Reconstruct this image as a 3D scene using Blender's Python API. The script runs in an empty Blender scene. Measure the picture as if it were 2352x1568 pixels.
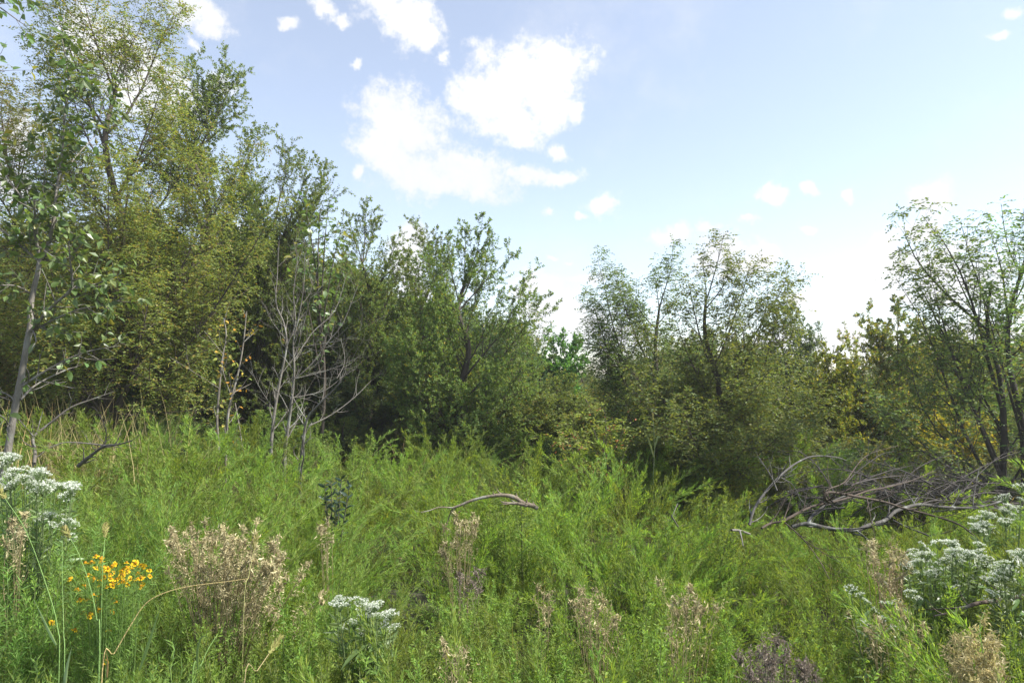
import bpy, math, random
import numpy as np
from mathutils import Matrix, Vector

SC = bpy.context.scene
COL = SC.collection
R = math.radians
rng = np.random.default_rng(7)

# ------------------------------------------------------------------ camera
CAM_H, PITCH, FPX = 1.70, R(2.77), 1568.0
cd = bpy.data.cameras.new('camera')
cam = bpy.data.objects.new('camera', cd); COL.objects.link(cam)
cd.sensor_width = 36.0; cd.lens = 24.0; cd.clip_end = 4000.0; cd.clip_start = 0.05
cam.location = (0, 0, CAM_H); cam.rotation_euler = (R(90) + PITCH, 0, 0)
SC.camera = cam

# ------------------------------------------------------------------ light
SUN_AZ, SUN_EL = R(97), R(47)
SUN_STRENGTH, SKY_STRENGTH, EXPOSURE = 3.7, 0.12, 1.55
SC.view_settings.view_transform = 'Standard'
SC.view_settings.look = 'None'
SC.view_settings.gamma = 1.0
SC.view_settings.use_curve_mapping = False
SC.view_settings.exposure = EXPOSURE
sd = bpy.data.lights.new('sun', 'SUN')
sun = bpy.data.objects.new('sun', sd); COL.objects.link(sun)
sd.energy = SUN_STRENGTH; sd.angle = R(3); sd.color = (1.0, 0.955, 0.87)
sv = Vector((math.sin(SUN_AZ) * math.cos(SUN_EL), math.cos(SUN_AZ) * math.cos(SUN_EL), math.sin(SUN_EL)))
sun.rotation_euler = sv.to_track_quat('Z', 'Y').to_euler()
sun.location = (20, 10, 30)

ADDED_HAZE = 0.0017  # density of the volume added to lift shadows
SC.cycles.volume_bounces = 0
SC.cycles.max_bounces = 6
SC.cycles.diffuse_bounces = 4
SC.cycles.glossy_bounces = 2
SC.cycles.transmission_bounces = 4
SC.cycles.transparent_max_bounces = 4
SC.cycles.caustics_reflective = False
SC.cycles.caustics_refractive = False


def pxdir(x, y):
    """direction through a point of the photograph (2352 x 1568 grid)"""
    dx = (x - 1176.0) / FPX; dz = (784.0 - y) / FPX
    c, s = math.cos(PITCH), math.sin(PITCH)
    return np.array([dx, c - dz * s, s + dz * c])


def at(x, y, Y):
    d = pxdir(x, y)
    return np.array([0, 0, CAM_H]) + d * (Y / d[1])


def X_at(x, Y):
    return (x - 1176.0) / FPX * Y


# ------------------------------------------------------------------ sky
class Nodes:
    def __init__(self, nt):
        self.nt = nt
    def n(self, t, **kw):
        nd = self.nt.nodes.new(t)
        for k, v in kw.items():
            setattr(nd, k, v)
        return nd
    def link(self, a, b):
        self.nt.links.new(a, b)
    def m(self, op, a, b=None, c=None, clamp=False):
        nd = self.n('ShaderNodeMath', operation=op); nd.use_clamp = clamp
        for i, v in enumerate((a, b, c)):
            if v is None: continue
            if isinstance(v, (int, float)): nd.inputs[i].default_value = v
            else: self.link(v, nd.inputs[i])
        return nd.outputs[0]
    def ramp(self, v, lo, hi, a=0.0, b=1.0):
        nd = self.n('ShaderNodeMapRange', interpolation_type='SMOOTHSTEP')
        self.link(v, nd.inputs[0])
        for i, q in enumerate((lo, hi, a, b)): nd.inputs[i + 1].default_value = q
        return nd.outputs[0]
    def mix(self, f, a, b, blend='MIX'):
        nd = self.n('ShaderNodeMix', data_type='RGBA', blend_type=blend)
        for sock, v in ((nd.inputs[0], f), (nd.inputs[6], a), (nd.inputs[7], b)):
            if isinstance(v, (int, float)): sock.default_value = v
            elif isinstance(v, tuple): sock.default_value = (*v[:3], 1)
            else: self.link(v, sock)
        return nd.outputs[2]


# cloud puffs: x, y, half width, half height, turn (photograph grid) -> stored as azimuth / elevation
PUFFS = [
    (905, 285, 75, 75, 0), (885, 350, 62, 60, 0), (960, 300, 60, 62, 0), (955, 400, 75, 55, 0), (1040, 392, 82, 48, 0.25),
    (1110, 405, 70, 48, 0), (1000, 430, 60, 30, 0), (1210, 400, 80, 24, 0.1), (1280, 408, 55, 20, 0),
    (1100, 225, 62, 55, 0), (1180, 190, 92, 72, 0.0), (1270, 150, 85, 55, -0.2), (1250, 225, 75, 60, 0), (1168, 282, 66, 38, 0),
    (1210, 320, 40, 22, 0), (1320, 255, 22, 30, 0), (1280, 345, 38, 18, 0.5),
    (920, 25, 66, 42, 0), (965, 65, 50, 45, 0), (880, -10, 60, 40, 0),
    (230, 110, 85, 60, 0.5), (320, 180, 110, 62, 0.4), (400, 215, 80, 45, 0.3), (190, 60, 50, 40, 0.6), (500, 190, 35, 26, 0),
    (440, 10, 90, 34, 0.3), (480, 60, 40, 26, 0.2), (455, 110, 34, 14, 0.9), (745, 20, 34, 18, 0), (660, 60, 34, 15, 0.2), (790, 38, 25, 12, 0),
    (825, 150, 17, 17, 0), (817, 402, 19, 19, 0), (1030, 135, 20, 14, 0),
    (1390, 475, 36, 25, 0), (1335, 500, 20, 10, 0), (1260, 485, 20, 18, 0), (1775, 452, 36, 22, 0), (1940, 445, 18, 12, 0), (1860, 435, 22, 13, 0.4),
    (1545, 535, 60, 24, 0), (1620, 525, 38, 22, 0), (1650, 580, 60, 45, 0), (1740, 595, 52, 36, 0), (1690, 610, 60, 30, 0),
    (1720, 503, 34, 12, 0), (1862, 523, 26, 12, 0), (1305, 597, 22, 8, 0), (1352, 642, 42, 15, 0), (1270, 590, 16, 8, 0),
    (1225, 665, 55, 38, 0), (1260, 720, 70, 36, 0), (1330, 750, 85, 40, 0), (1250, 770, 80, 30, 0), (1420, 780, 80, 30, 0),
    (2130, 455, 52, 42, 0.2), (2110, 520, 45, 40, 0), (2030, 570, 36, 44, 0.8), (2090, 600, 60, 40, 0), (1830, 690, 50, 18, 0),
    (1910, 720, 70, 38, 0), (2030, 670, 80, 50, 0), (1960, 780, 80, 40, 0), (2200, 640, 130, 80, 0), (2330, 25, 34, 18, 0),
    (2290, 85, 40, 10, 0.1), (940, 590, 42, 70, 0.2), (560, 560, 60, 40, 0), (30, 320, 60, 50, 0), (20, 420, 60, 60, 0), (950, 680, 40, 40, 0),
    (2200, 780, 140, 40, 0), (700, 640, 90, 50, 0), (1800, 780, 90, 30, 0),
]
world = bpy.data.worlds.new('World'); SC.world = world
world.use_nodes = True
W = Nodes(world.node_tree); world.node_tree.nodes.clear()
out = W.n('ShaderNodeOutputWorld'); bg = W.n('ShaderNodeBackground'); W.link(bg.outputs[0], out.inputs[0])
sky = W.n('ShaderNodeTexSky', sky_type='NISHITA'); sky.sun_disc = False
sky.sun_elevation = SUN_EL; sky.sun_rotation = SUN_AZ
sky.altitude = 100; sky.air_density = 1.0; sky.dust_density = 0.35; sky.ozone_density = 1.4
tc = W.n('ShaderNodeTexCoord'); D = tc.outputs['Generated']
sx = W.n('ShaderNodeSeparateXYZ'); W.link(D, sx.inputs[0])
az = W.m('ARCTAN2', sx.outputs[0], sx.outputs[1]); el = W.m('ARCSINE', sx.outputs[2])
ae = W.n('ShaderNodeCombineXYZ'); W.link(az, ae.inputs[0]); W.link(el, ae.inputs[1])


def fbm(vec, scale, detail, rough, dim='3D'):
    t = W.n('ShaderNodeTexNoise', noise_dimensions=dim); W.link(vec, t.inputs['Vector'])
    t.inputs['Scale'].default_value = scale; t.inputs['Detail'].default_value = detail; t.inputs['Roughness'].default_value = rough
    return t


dn = fbm(D, 16.0, 5.0, 0.62)
vs = W.n('ShaderNodeVectorMath', operation='SUBTRACT'); W.link(dn.outputs['Color'], vs.inputs[0]); vs.inputs[1].default_value = (.5, .5, .5)
vm = W.n('ShaderNodeVectorMath', operation='MULTIPLY'); W.link(vs.outputs[0], vm.inputs[0]); vm.inputs[1].default_value = (.052, .046, 0)
va = W.n('ShaderNodeVectorMath', operation='ADD'); W.link(ae.outputs[0], va.inputs[0]); W.link(vm.outputs[0], va.inputs[1])
field = None
for (x, y, hw, hh, tw) in PUFFS:
    d = pxdir(x, y); d = d / np.linalg.norm(d)
    a0, e0 = math.atan2(d[0], d[1]), math.asin(d[2])
    g = math.cos(a0)
    mp = W.n('ShaderNodeMapping', vector_type='TEXTURE'); W.link(va.outputs[0], mp.inputs[0])
    mp.inputs['Location'].default_value = (a0, e0, 0)
    mp.inputs['Rotation'].default_value = (0, 0, -tw)
    mp.inputs['Scale'].default_value = (1.25 * hw / FPX * g * g, 1.25 * hh / FPX * g, 1)
    ln = W.n('ShaderNodeVectorMath', operation='LENGTH'); W.link(mp.outputs[0], ln.inputs[0])
    kk = min(1.05, .60 + min(hw, hh) / 85.0)
    v = W.m('MULTIPLY_ADD', ln.outputs['Value'], -1.0, kk)
    field = v if field is None else W.m('SMOOTH_MAX', field, v, 0.12)
fine = fbm(D, 30.0, 8.0, 0.70).outputs[0]
f1 = W.m('ADD', field, W.m('MULTIPLY_ADD', fine, 2.3, -1.15))
dens_a = W.m('MULTIPLY', W.ramp(f1, -0.14, 0.60), W.ramp(fine, .25, .6, .80, 1.0))
# scattered clouds of the same sort all round, away from the ones placed above
bign = fbm(D, 3.2, 7.0, 0.6).outputs[0]
side = W.m('MAXIMUM', W.ramp(W.m('ABSOLUTE', az), 0.66, 0.78), W.ramp(el, 0.56, 0.66))
dens_b = W.m('MULTIPLY', W.ramp(bign, 0.56, 0.66), side)
wisp = W.m('MULTIPLY', W.ramp(fbm(D, 5.0, 8.0, 0.66).outputs[0], 0.50, 0.80), 0.30)
dens = W.m('MAXIMUM', W.m('MAXIMUM', dens_a, dens_b), wisp, clamp=True)
hsv = W.n('ShaderNodeHueSaturation'); W.link(sky.outputs[0], hsv.inputs['Color']); hsv.inputs['Saturation'].default_value = 0.78; hsv.inputs['Value'].default_value = 0.75
veil = W.mix(0.22, hsv.outputs[0], (2.45, 2.52, 2.8))   # thin high haze over the whole sky
skyc = W.mix(dens, veil, W.mix(W.ramp(bign, .42, .6), (2.85, 2.9, 3.0), (3.2, 3.2, 3.22)))
W.link(skyc, bg.inputs[0]); bg.inputs[1].default_value = SKY_STRENGTH
world.cycles.sampling_method = 'MANUAL'; world.cycles.sample_map_resolution = 512


# ------------------------------------------------------------------ materials
def new_mat(name):
    m = bpy.data.materials.new(name); m.use_nodes = True
    m.node_tree.nodes.clear()
    return m, Nodes(m.node_tree)


def leaf_mat(name, trans=0.4, rough=0.55, spec=0.25, vary=0.35, hue=0.03, yellow=(1.75, 1.65, 0.8)):
    m, g = new_mat(name)
    o = g.n('ShaderNodeOutputMaterial')
    at_ = g.n('ShaderNodeAttribute', attribute_name='col')
    oi = g.n('ShaderNodeObjectInfo')
    k = g.m('MULTIPLY_ADD', oi.outputs['Random'], vary, 1.0 - vary * 0.5)
    hs = g.n('ShaderNodeHueSaturation'); g.link(at_.outputs['Color'], hs.inputs['Color']); g.link(k, hs.inputs['Value'])
    g.link(g.m('MULTIPLY_ADD', oi.outputs['Random'], hue, 0.5 - hue * .5), hs.inputs['Hue'])
    p = g.n('ShaderNodeBsdfPrincipled'); g.link(hs.outputs[0], p.inputs['Base Color'])
    p.inputs['Roughness'].default_value = rough; p.inputs['Specular IOR Level'].default_value = spec
    t = g.n('ShaderNodeBsdfTranslucent'); g.link(g.mix(1.0, hs.outputs[0], yellow, 'MULTIPLY'), t.inputs[0])
    x = g.n('ShaderNodeMixShader'); x.inputs[0].default_value = trans
    g.link(p.outputs[0], x.inputs[1]); g.link(t.outputs[0], x.inputs[2]); g.link(x.outputs[0], o.inputs[0])
    return m


def wood_mat(name, scale=14.0, contrast=0.55, lichen=0.0):
    m, g = new_mat(name)
    o = g.n('ShaderNodeOutputMaterial'); p = g.n('ShaderNodeBsdfPrincipled'); g.link(p.outputs[0], o.inputs[0])
    at_ = g.n('ShaderNodeAttribute', attribute_name='col')
    co = g.n('ShaderNodeTexCoord')
    mp = g.n('ShaderNodeMapping'); g.link(co.outputs['Object'], mp.inputs[0]); mp.inputs['Scale'].default_value = (1, 1, 0.45)
    nz = g.n('ShaderNodeTexNoise'); g.link(mp.outputs[0], nz.inputs[0]); nz.inputs['Scale'].default_value = scale; nz.inputs['Detail'].default_value = 6
    nf = g.n('ShaderNodeTexNoise'); g.link(mp.outputs[0], nf.inputs[0]); nf.inputs['Scale'].default_value = scale * 7; nf.inputs['Detail'].default_value = 4
    k = g.m('ADD', g.m('MULTIPLY_ADD', nz.outputs[0], contrast * 2, 1 - contrast), g.m('MULTIPLY_ADD', nf.outputs[0], contrast, -contrast * .5))
    hs = g.n('ShaderNodeHueSaturation'); g.link(at_.outputs['Color'], hs.inputs['Color']); g.link(k, hs.inputs['Value'])
    c = hs.outputs[0]
    if lichen:
        c = g.mix(g.m('MULTIPLY', g.ramp(nz.outputs[0], .52, .66), lichen), c, (.27, .285, .26))
    g.link(c, p.inputs['Base Color']); p.inputs['Roughness'].default_value = 0.85; p.inputs['Specular IOR Level'].default_value = 0.2
    b = g.n('ShaderNodeBump'); b.inputs['Strength'].default_value = 0.6; b.inputs['Distance'].default_value = 0.01
    g.link(nf.outputs[0], b.inputs['Height']); g.link(b.outputs[0], p.inputs['Normal'])
    return m


M_LEAF = leaf_mat('leaf_small', 0.42, 0.55, 0.25)
M_WEED = leaf_mat('leaf_weed', 0.45, 0.6, 0.2, 0.62, 0.045)
M_BROAD = leaf_mat('leaf_broad', 0.35, 0.38, 0.5, 0.4)
M_WAX = leaf_mat('leaf_waxy', 0.1, 0.42, 0.35, 0.2)
M_DRY = leaf_mat('dry_leaf', 0.3, 0.8, 0.1, 0.3, 0.01, (1.1, 1.05, 0.85))
M_PETAL = leaf_mat('petal', 0.35, 0.6, 0.2, 0.12, 0.0, (1, 1, 0.9))
M_BARK = wood_mat('bark', 9.0, 0.5)
M_GREY = wood_mat('weathered_wood', 12.0, 0.5, 0.55)
M_STEM = wood_mat('stem', 30.0, 0.25)


def ground_mat():
    m, g = new_mat('soil_and_litter')
    o = g.n('ShaderNodeOutputMaterial'); p = g.n('ShaderNodeBsdfPrincipled'); g.link(p.outputs[0], o.inputs[0])
    co = g.n('ShaderNodeTexCoord')
    a = g.n('ShaderNodeTexNoise'); g.link(co.outputs['Object'], a.inputs[0]); a.inputs['Scale'].default_value = 1.1; a.inputs['Detail'].default_value = 8
    b = g.n('ShaderNodeTexNoise'); g.link(co.outputs['Object'], b.inputs[0]); b.inputs['Scale'].default_value = 38; b.inputs['Detail'].default_value = 6
    c = g.mix(g.ramp(a.outputs[0], .38, .62), (.030, .042, .014), (.050, .042, .026))
    c = g.mix(g.ramp(b.outputs[0], .45, .8), c, (.085, .072, .045))
    g.link(c, p.inputs['Base Color']); p.inputs['Roughness'].default_value = .95
    bp = g.n('ShaderNodeBump'); bp.inputs['Distance'].default_value = .04; g.link(b.outputs[0], bp.inputs['Height']); g.link(bp.outputs[0], p.inputs['Normal'])
    return m


M_SOIL = ground_mat()


# ------------------------------------------------------------------ geometry kit
def nrm(v):
    return v / np.maximum(np.linalg.norm(v, axis=-1, keepdims=True), 1e-9)


class Geo:
    """collects quads/triangles with per-vertex colours and material slots"""
    def __init__(self):
        self.v, self.c, self.q, self.qm, self.s = [], [], [], [], []
        self.n = 0
    def add(self, v, q, c, mat=0, smooth=False):
        v = np.asarray(v, np.float32).reshape(-1, 3)
        if not len(v): return
        c = np.broadcast_to(np.asarray(c, np.float32), (len(v), 3))
        self.v.append(v); self.c.append(c); self.q.append(np.asarray(q, np.int64) + self.n)
        self.qm.append(np.full(len(q), mat, np.int32)); self.s.append(np.full(len(q), smooth, bool)); self.n += len(v)
    def mesh(self, name, mats):
        me = bpy.data.meshes.new(name)
        v = np.concatenate(self.v); c = np.concatenate(self.c); q = np.concatenate(self.q)
        me.vertices.add(len(v)); me.vertices.foreach_set('co', v.ravel())
        me.loops.add(q.size); me.loops.foreach_set('vertex_index', q.astype(np.int32).ravel())
        me.polygons.add(len(q)); me.polygons.foreach_set('loop_start', np.arange(0, q.size, 4, dtype=np.int32))
        me.polygons.foreach_set('loop_total', np.full(len(q), 4, np.int32))
        me.polygons.foreach_set('material_index', np.concatenate(self.qm)); me.polygons.foreach_set('use_smooth', np.concatenate(self.s))
        at_ = me.attributes.new('col', 'FLOAT_COLOR', 'POINT')
        at_.data.foreach_set('color', np.concatenate([c, np.ones((len(c), 1), np.float32)], 1).ravel())
        for m in (mats if isinstance(mats, (list, tuple)) else [mats]): me.materials.append(m)
        me.update(calc_edges=True)
        return me


class Br:
    """a set of branches, each a cubic Bezier with a start and an end radius"""
    def __init__(self, P, r0, r1):
        self.P = np.asarray(P, float).reshape(-1, 4, 3); B = len(self.P)
        self.r0 = np.broadcast_to(np.asarray(r0, float), (B,)).copy(); self.r1 = np.broadcast_to(np.asarray(r1, float), (B,)).copy()
    def __len__(self): return len(self.P)
    def len3(self):
        return np.linalg.norm(np.diff(self.P, axis=1), axis=2).sum(1)
    def ev(self, i, t):
        P = self.P[i]; t = np.asarray(t)[..., None]; s = 1 - t
        return s**3 * P[..., 0, :] + 3 * s * s * t * P[..., 1, :] + 3 * s * t * t * P[..., 2, :] + t**3 * P[..., 3, :]
    def tan(self, i, t):
        P = self.P[i]; t = np.asarray(t)[..., None]; s = 1 - t
        return nrm(3 * s * s * (P[..., 1, :] - P[..., 0, :]) + 6 * s * t * (P[..., 2, :] - P[..., 1, :]) + 3 * t * t * (P[..., 3, :] - P[..., 2, :]))
    def __add__(self, o):
        return Br(np.concatenate([self.P, o.P]), np.concatenate([self.r0, o.r0]), np.concatenate([self.r1, o.r1]))
    def shift(self, d):
        return Br(self.P + np.asarray(d), self.r0, self.r1)


def spline(pts, radii):
    pts = np.asarray(pts, float); n = len(pts)
    t = np.empty_like(pts); t[1:-1] = (pts[2:] - pts[:-2]) / 2; t[0] = pts[1] - pts[0]; t[-1] = pts[-1] - pts[-2]
    P = np.stack([pts[:-1], pts[:-1] + t[:-1] / 3, pts[1:] - t[1:] / 3, pts[1:]], 1)
    radii = np.interp(np.linspace(0, 1, n), np.linspace(0, 1, len(radii)), radii)
    return Br(P, radii[:-1], radii[1:])


def tubes(g, br, seg, sides, col, mat=0, knob=0.0):
    B = len(br)
    if not B: return
    i = np.arange(B)[:, None]; t = np.broadcast_to(np.linspace(0, 1, seg + 1), (B, seg + 1))
    p = br.ev(i, t); T = br.tan(i, t)
    ch = nrm(br.P[:, 3] - br.P[:, 0])
    ref = np.where(np.abs(ch[:, 2:3]) > .8, np.array([[1., 0, 0]]), np.array([[0, 0, 1.]]))
    u = ref[:, None] - (ref[:, None] * T).sum(-1, keepdims=True) * T; u = nrm(u); w = np.cross(T, u)
    r = br.r0[:, None] + (br.r1 - br.r0)[:, None] * t
    if knob: r = r * (1 + knob * rng.normal(size=r.shape).clip(-1.5, 1.5) * (np.arange(seg + 1) % seg > 0))
    a = np.linspace(0, 2 * math.pi, sides, endpoint=False)
    v = p[:, :, None] + r[:, :, None, None] * (np.cos(a)[None, None, :, None] * u[:, :, None] + np.sin(a)[None, None, :, None] * w[:, :, None])
    b = (np.arange(B) * (seg + 1) * sides)[:, None, None]; s = (np.arange(seg) * sides)[None, :, None]; k = np.arange(sides)[None, None, :]
    k2 = (k + 1) % sides
    q = np.stack([b + s + k, b + s + k2, b + s + sides + k2, b + s + sides + k], -1).reshape(-1, 4)
    c = np.asarray(col, float)
    if c.ndim == 2: c = np.repeat(c, (seg + 1) * sides, 0)
    g.add(v, q, c, mat, True)


def ribbons(g, br, width, seg, col, mat=0, up=(0, 0, 1), taper=True):
    B = len(br); i = np.arange(B)[:, None]; t = np.broadcast_to(np.linspace(0, 1, seg + 1), (B, seg + 1))
    p = br.ev(i, t); T = br.tan(i, t)
    rv = nrm(rng.normal(size=(B, 1, 3)) * [1, 1, .3])
    w = nrm(np.cross(T, rv))
    ww = np.broadcast_to(np.asarray(width, float), (B,))[:, None] * (np.sin(np.clip(t, 0.0, 1) * math.pi * .82 + .42) if taper else 1.0)
    v = np.stack([p - w * ww[..., None] / 2, p + w * ww[..., None] / 2], 2)
    b = (np.arange(B) * (seg + 1) * 2)[:, None]; s = (np.arange(seg) * 2)[None]
    q = np.stack([b + s, b + s + 1, b + s + 3, b + s + 2], -1).reshape(-1, 4)
    c = np.asarray(col, float)
    if c.ndim == 2: c = np.repeat(c, (seg + 1) * 2, 0)
    g.add(v, q, c, mat, True)


def perp(T):
    a = np.where(np.abs(T[..., 2:3]) > .9, np.array([1., 0, 0]), np.array([0, 0, 1.]))
    u = nrm(np.cross(T, a)); return u, np.cross(T, u)


def count(n, B):
    n = np.broadcast_to(np.asarray(n, float), (B,))
    return np.floor(n + rng.random(B)).astype(int)


def kids(br, n, t0, t1, ang, length, up=0.2, ratio=0.5, end=0.25, taper=0.5, jit=0.12, flat=0.0):
    """side branches: n per branch, leaving at ang (radians), length in metres (number or per-parent array)"""
    B = len(br); k = count(n, B); i = np.repeat(np.arange(B), k); N = len(i)
    if N == 0: return Br(np.zeros((0, 4, 3)), 0, 0)
    o = np.arange(N) - np.repeat(np.cumsum(k) - k, k)
    t = t0 + (t1 - t0) * (o + rng.random(N)) / np.maximum(k[i], 1)
    p = br.ev(i, t); T = br.tan(i, t); u, w = perp(T)
    ph = o * 2.4 + np.repeat(rng.random(B) * 6.28, k) + rng.normal(size=N) * .4
    sd_ = np.cos(ph)[:, None] * u + np.sin(ph)[:, None] * w
    if flat: sd_ = nrm(sd_ * np.array([1, 1, 1 - flat]))
    a = ang * rng.uniform(.75, 1.25, N)
    d = nrm(T * np.cos(a)[:, None] + sd_ * np.sin(a)[:, None])
    L = np.broadcast_to(np.asarray(length, float), (B,))[i] * (1 - taper * (t - t0) / max(t1 - t0, 1e-6)) * rng.uniform(.6, 1.25, N)
    z = np.array([0, 0, 1.])
    e = nrm(d + up * z)
    J = lambda s: rng.normal(size=(N, 3)) * (L * s)[:, None]
    P = np.stack([p, p + d * (L * .33)[:, None] + J(jit * .4), p + nrm(d + up * .4 * z) * (L * .66)[:, None] + J(jit), p + e * L[:, None] + J(jit)], 1)
    r = (br.r0 + (0) )[i] * (1 - t) + br.r1[i] * t
    r0 = np.minimum(r * .9, r * ratio + 0.0004)
    return Br(P, r0, r0 * end)


def pick(cols, n, spread=0.18):
    """leaf colours: list of (weight, rgb)"""
    w = np.array([c[0] for c in cols], float); w /= w.sum()
    k = rng.choice(len(cols), n, p=w); c = np.array([q[1] for q in cols])[k]
    return c * np.clip(1 + rng.normal(size=(n, 1)) * spread, .5, 1.7)


def kites(g, p, d, nn, L, Wd, col, mat=0, wide=0.45, fold=0.0):
    N = len(p)
    if not N: return
    L = np.broadcast_to(np.asarray(L, float), (N,))[:, None]; Wd = np.broadcast_to(np.asarray(Wd, float), (N,))[:, None]
    s = nrm(np.cross(d, nn)); up = np.cross(s, d)
    m = p + d * L * wide
    v = np.stack([p, m + s * Wd / 2 + up * Wd * fold, p + d * L - up * L * fold * .5, m - s * Wd / 2 + up * Wd * fold], 1)
    q = np.arange(N * 4).reshape(N, 4)
    c = np.repeat(np.broadcast_to(np.asarray(col, float), (N, 3)), 4, 0)
    g.add(v, q, c, mat)


def leaf_spots(br, n, t0, t1, ang, upn=0.8, droop=0.0, alt=False):
    B = len(br); k = count(n, B); i = np.repeat(np.arange(B), k); N = len(i)
    o = np.arange(N) - np.repeat(np.cumsum(k) - k, k)
    t = t0 + (t1 - t0) * (o + rng.random(N) * .8) / np.maximum(k[i], 1)
    p = br.ev(i, t); T = br.tan(i, t)
    if alt:
        u = nrm(np.cross(T, np.array([0, 0, 1.]) + rng.normal(size=(N, 3)) * .15)); sgn = np.where(o % 2, 1., -1.)[:, None]; sd_ = u * sgn
    else:
        u, w = perp(T); ph = o * 2.4 + np.repeat(rng.random(B) * 6.28, k); sd_ = np.cos(ph)[:, None] * u + np.sin(ph)[:, None] * w
    a = ang * rng.uniform(.7, 1.3, N)
    d = nrm(T * np.cos(a)[:, None] + sd_ * np.sin(a)[:, None] + np.array([0, 0, -droop]))
    nn = nrm(np.array([0, 0, 1.]) * upn + rng.normal(size=(N, 3)) * .7)
    return p, d, nn


# ------------------------------------------------------------------ objects kit
def prop(o, label=None, cat=None, group=None, kind=None):
    for k, v in (('label', label), ('category', cat), ('group', group), ('kind', kind)):
        if v: o[k] = v
    return o


def thing(name, label, cat, loc=(0, 0, 0), group=None, rz=0.0, s=1.0):
    o = bpy.data.objects.new(name, None); COL.objects.link(o)
    o.empty_display_size = .1; o.location = loc; o.rotation_euler = (0, 0, rz); o.scale = (s, s, s)
    return prop(o, label, cat, group)


def part(name, me, parent=None):
    o = bpy.data.objects.new(name, me); COL.objects.link(o)
    if parent is not None: o.parent = parent
    return o


def put(o, p, d=None, nn=None, s=1.0):
    """place a part: local x along d, local z towards nn"""
    if d is None:
        o.location = p; o.scale = (s, s, s); return o
    d = Vector(d).normalized(); z = Vector(nn); y = z.cross(d).normalized(); z = d.cross(y)
    o.matrix_local = Matrix(((d.x * s, y.x * s, z.x * s, p[0]), (d.y * s, y.y * s, z.y * s, p[1]), (d.z * s, y.z * s, z.z * s, p[2]), (0, 0, 0, 1)))
    return o


def copy_thing(root, loc, rz, s=1.0, label=None, group=None):
    r = root.copy(); COL.objects.link(r); r.location = loc; r.rotation_euler = (0, 0, rz)
    r.scale = (s, s, s) if np.isscalar(s) else s
    prop(r, label, None, group)
    for ch in list(root.children):
        c = ch.copy(); COL.objects.link(c); c.parent = r
        for h in ch.children:
            e = h.copy(); COL.objects.link(e); e.parent = c
    return r


# ------------------------------------------------------------------ ground
def gz(x, y):
    x = np.asarray(x, float); y = np.asarray(y, float)
    f = np.clip((y - 4) / 8, 0, 1)
    z = .10 * np.sin(x * .55 + 1.2) * np.cos(y * .42) + .05 * np.sin(x * 1.3 + y * .9)
    z += .25 * np.clip((-x) / 6, -.6, 1.2) * f
    z -= .14 * np.exp(-((y - 4.2) / .8) ** 2) * np.exp(-((x - .6) / 2.2) ** 2)
    return z * np.clip(1.6 - np.hypot(x, y) / 60, 0, 1)


def ground():
    s = np.linspace(-1, 1, 181); c = np.sign(s) * (np.abs(s) * 22 + np.abs(s) ** 6 * 1500)
    X, Y = np.meshgrid(c, c + 8, indexing='ij'); Z = gz(X, Y)
    n = len(c); idx = np.arange(n * n).reshape(n, n)
    q = np.stack([idx[:-1, :-1], idx[1:, :-1], idx[1:, 1:], idx[:-1, 1:]], -1).reshape(-1, 4)
    g = Geo(); g.add(np.stack([X, Y, Z], -1), q, (.1, .1, .05), 0, True)
    return prop(part('ground', g.mesh('ground', M_SOIL)), kind='structure')


ground()

# ------------------------------------------------------------------ palettes (linear albedo)
OLIVE = [(5, (.175, .205, .052)), (3, (.140, .188, .052)), (1.4, (.23, .20, .055)), (.5, (.25, .175, .05))]
LOCUST = [(5, (.125, .185, .055)), (3, (.095, .155, .055)), (1, (.175, .185, .05))]
ELM = [(5, (.115, .172, .048)), (3, (.140, .200, .052)), (1.5, (.175, .205, .05)), (.25, (.24, .19, .03))]
BLUEG = [(5, (.075, .125, .060)), (2, (.095, .145, .060)), (1, (.12, .15, .05))]
BRIGHT = [(5, (.080, .185, .040)), (3, (.11, .22, .045))]
YELLOW = [(5, (.34, .27, .022)), (3, (.24, .24, .03)), (2, (.16, .20, .03))]
YGREEN = [(5, (.155, .175, .03)), (2, (.25, .21, .03)), (3, (.10, .14, .03))]
BRUSH = [(5, (.125, .155, .055)), (3, (.155, .165, .065)), (2, (.095, .130, .05)), (1, (.19, .16, .08))]
PERS = [(5, (.092, .152, .045)), (3, (.120, .185, .050)), (1, (.16, .21, .075)), (.3, (.22, .22, .05))]
WEED = [(5, (.165, .240, .042)), (3, (.135, .212, .044)), (1.2, (.215, .26, .05))]
WEEDG = [(5, (.148, .222, .046)), (3, (.172, .245, .052)), (1, (.205, .25, .06))]
WEEDB = [(5, (.125, .205, .048)), (3, (.15, .225, .052))]
TAN = [(5, (.42, .365, .21)), (3, (.33, .28, .16)), (2, (.50, .45, .28))]
STRAW = [(5, (.40, .33, .17)), (3, (.33, .28, .14)), (2.5, (.22, .25, .08)), (1, (.38, .26, .12))]
BARK_D, BARK_G, DEAD = (.075, .062, .050), (.20, .182, .158), (.165, .150, .132)


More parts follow.
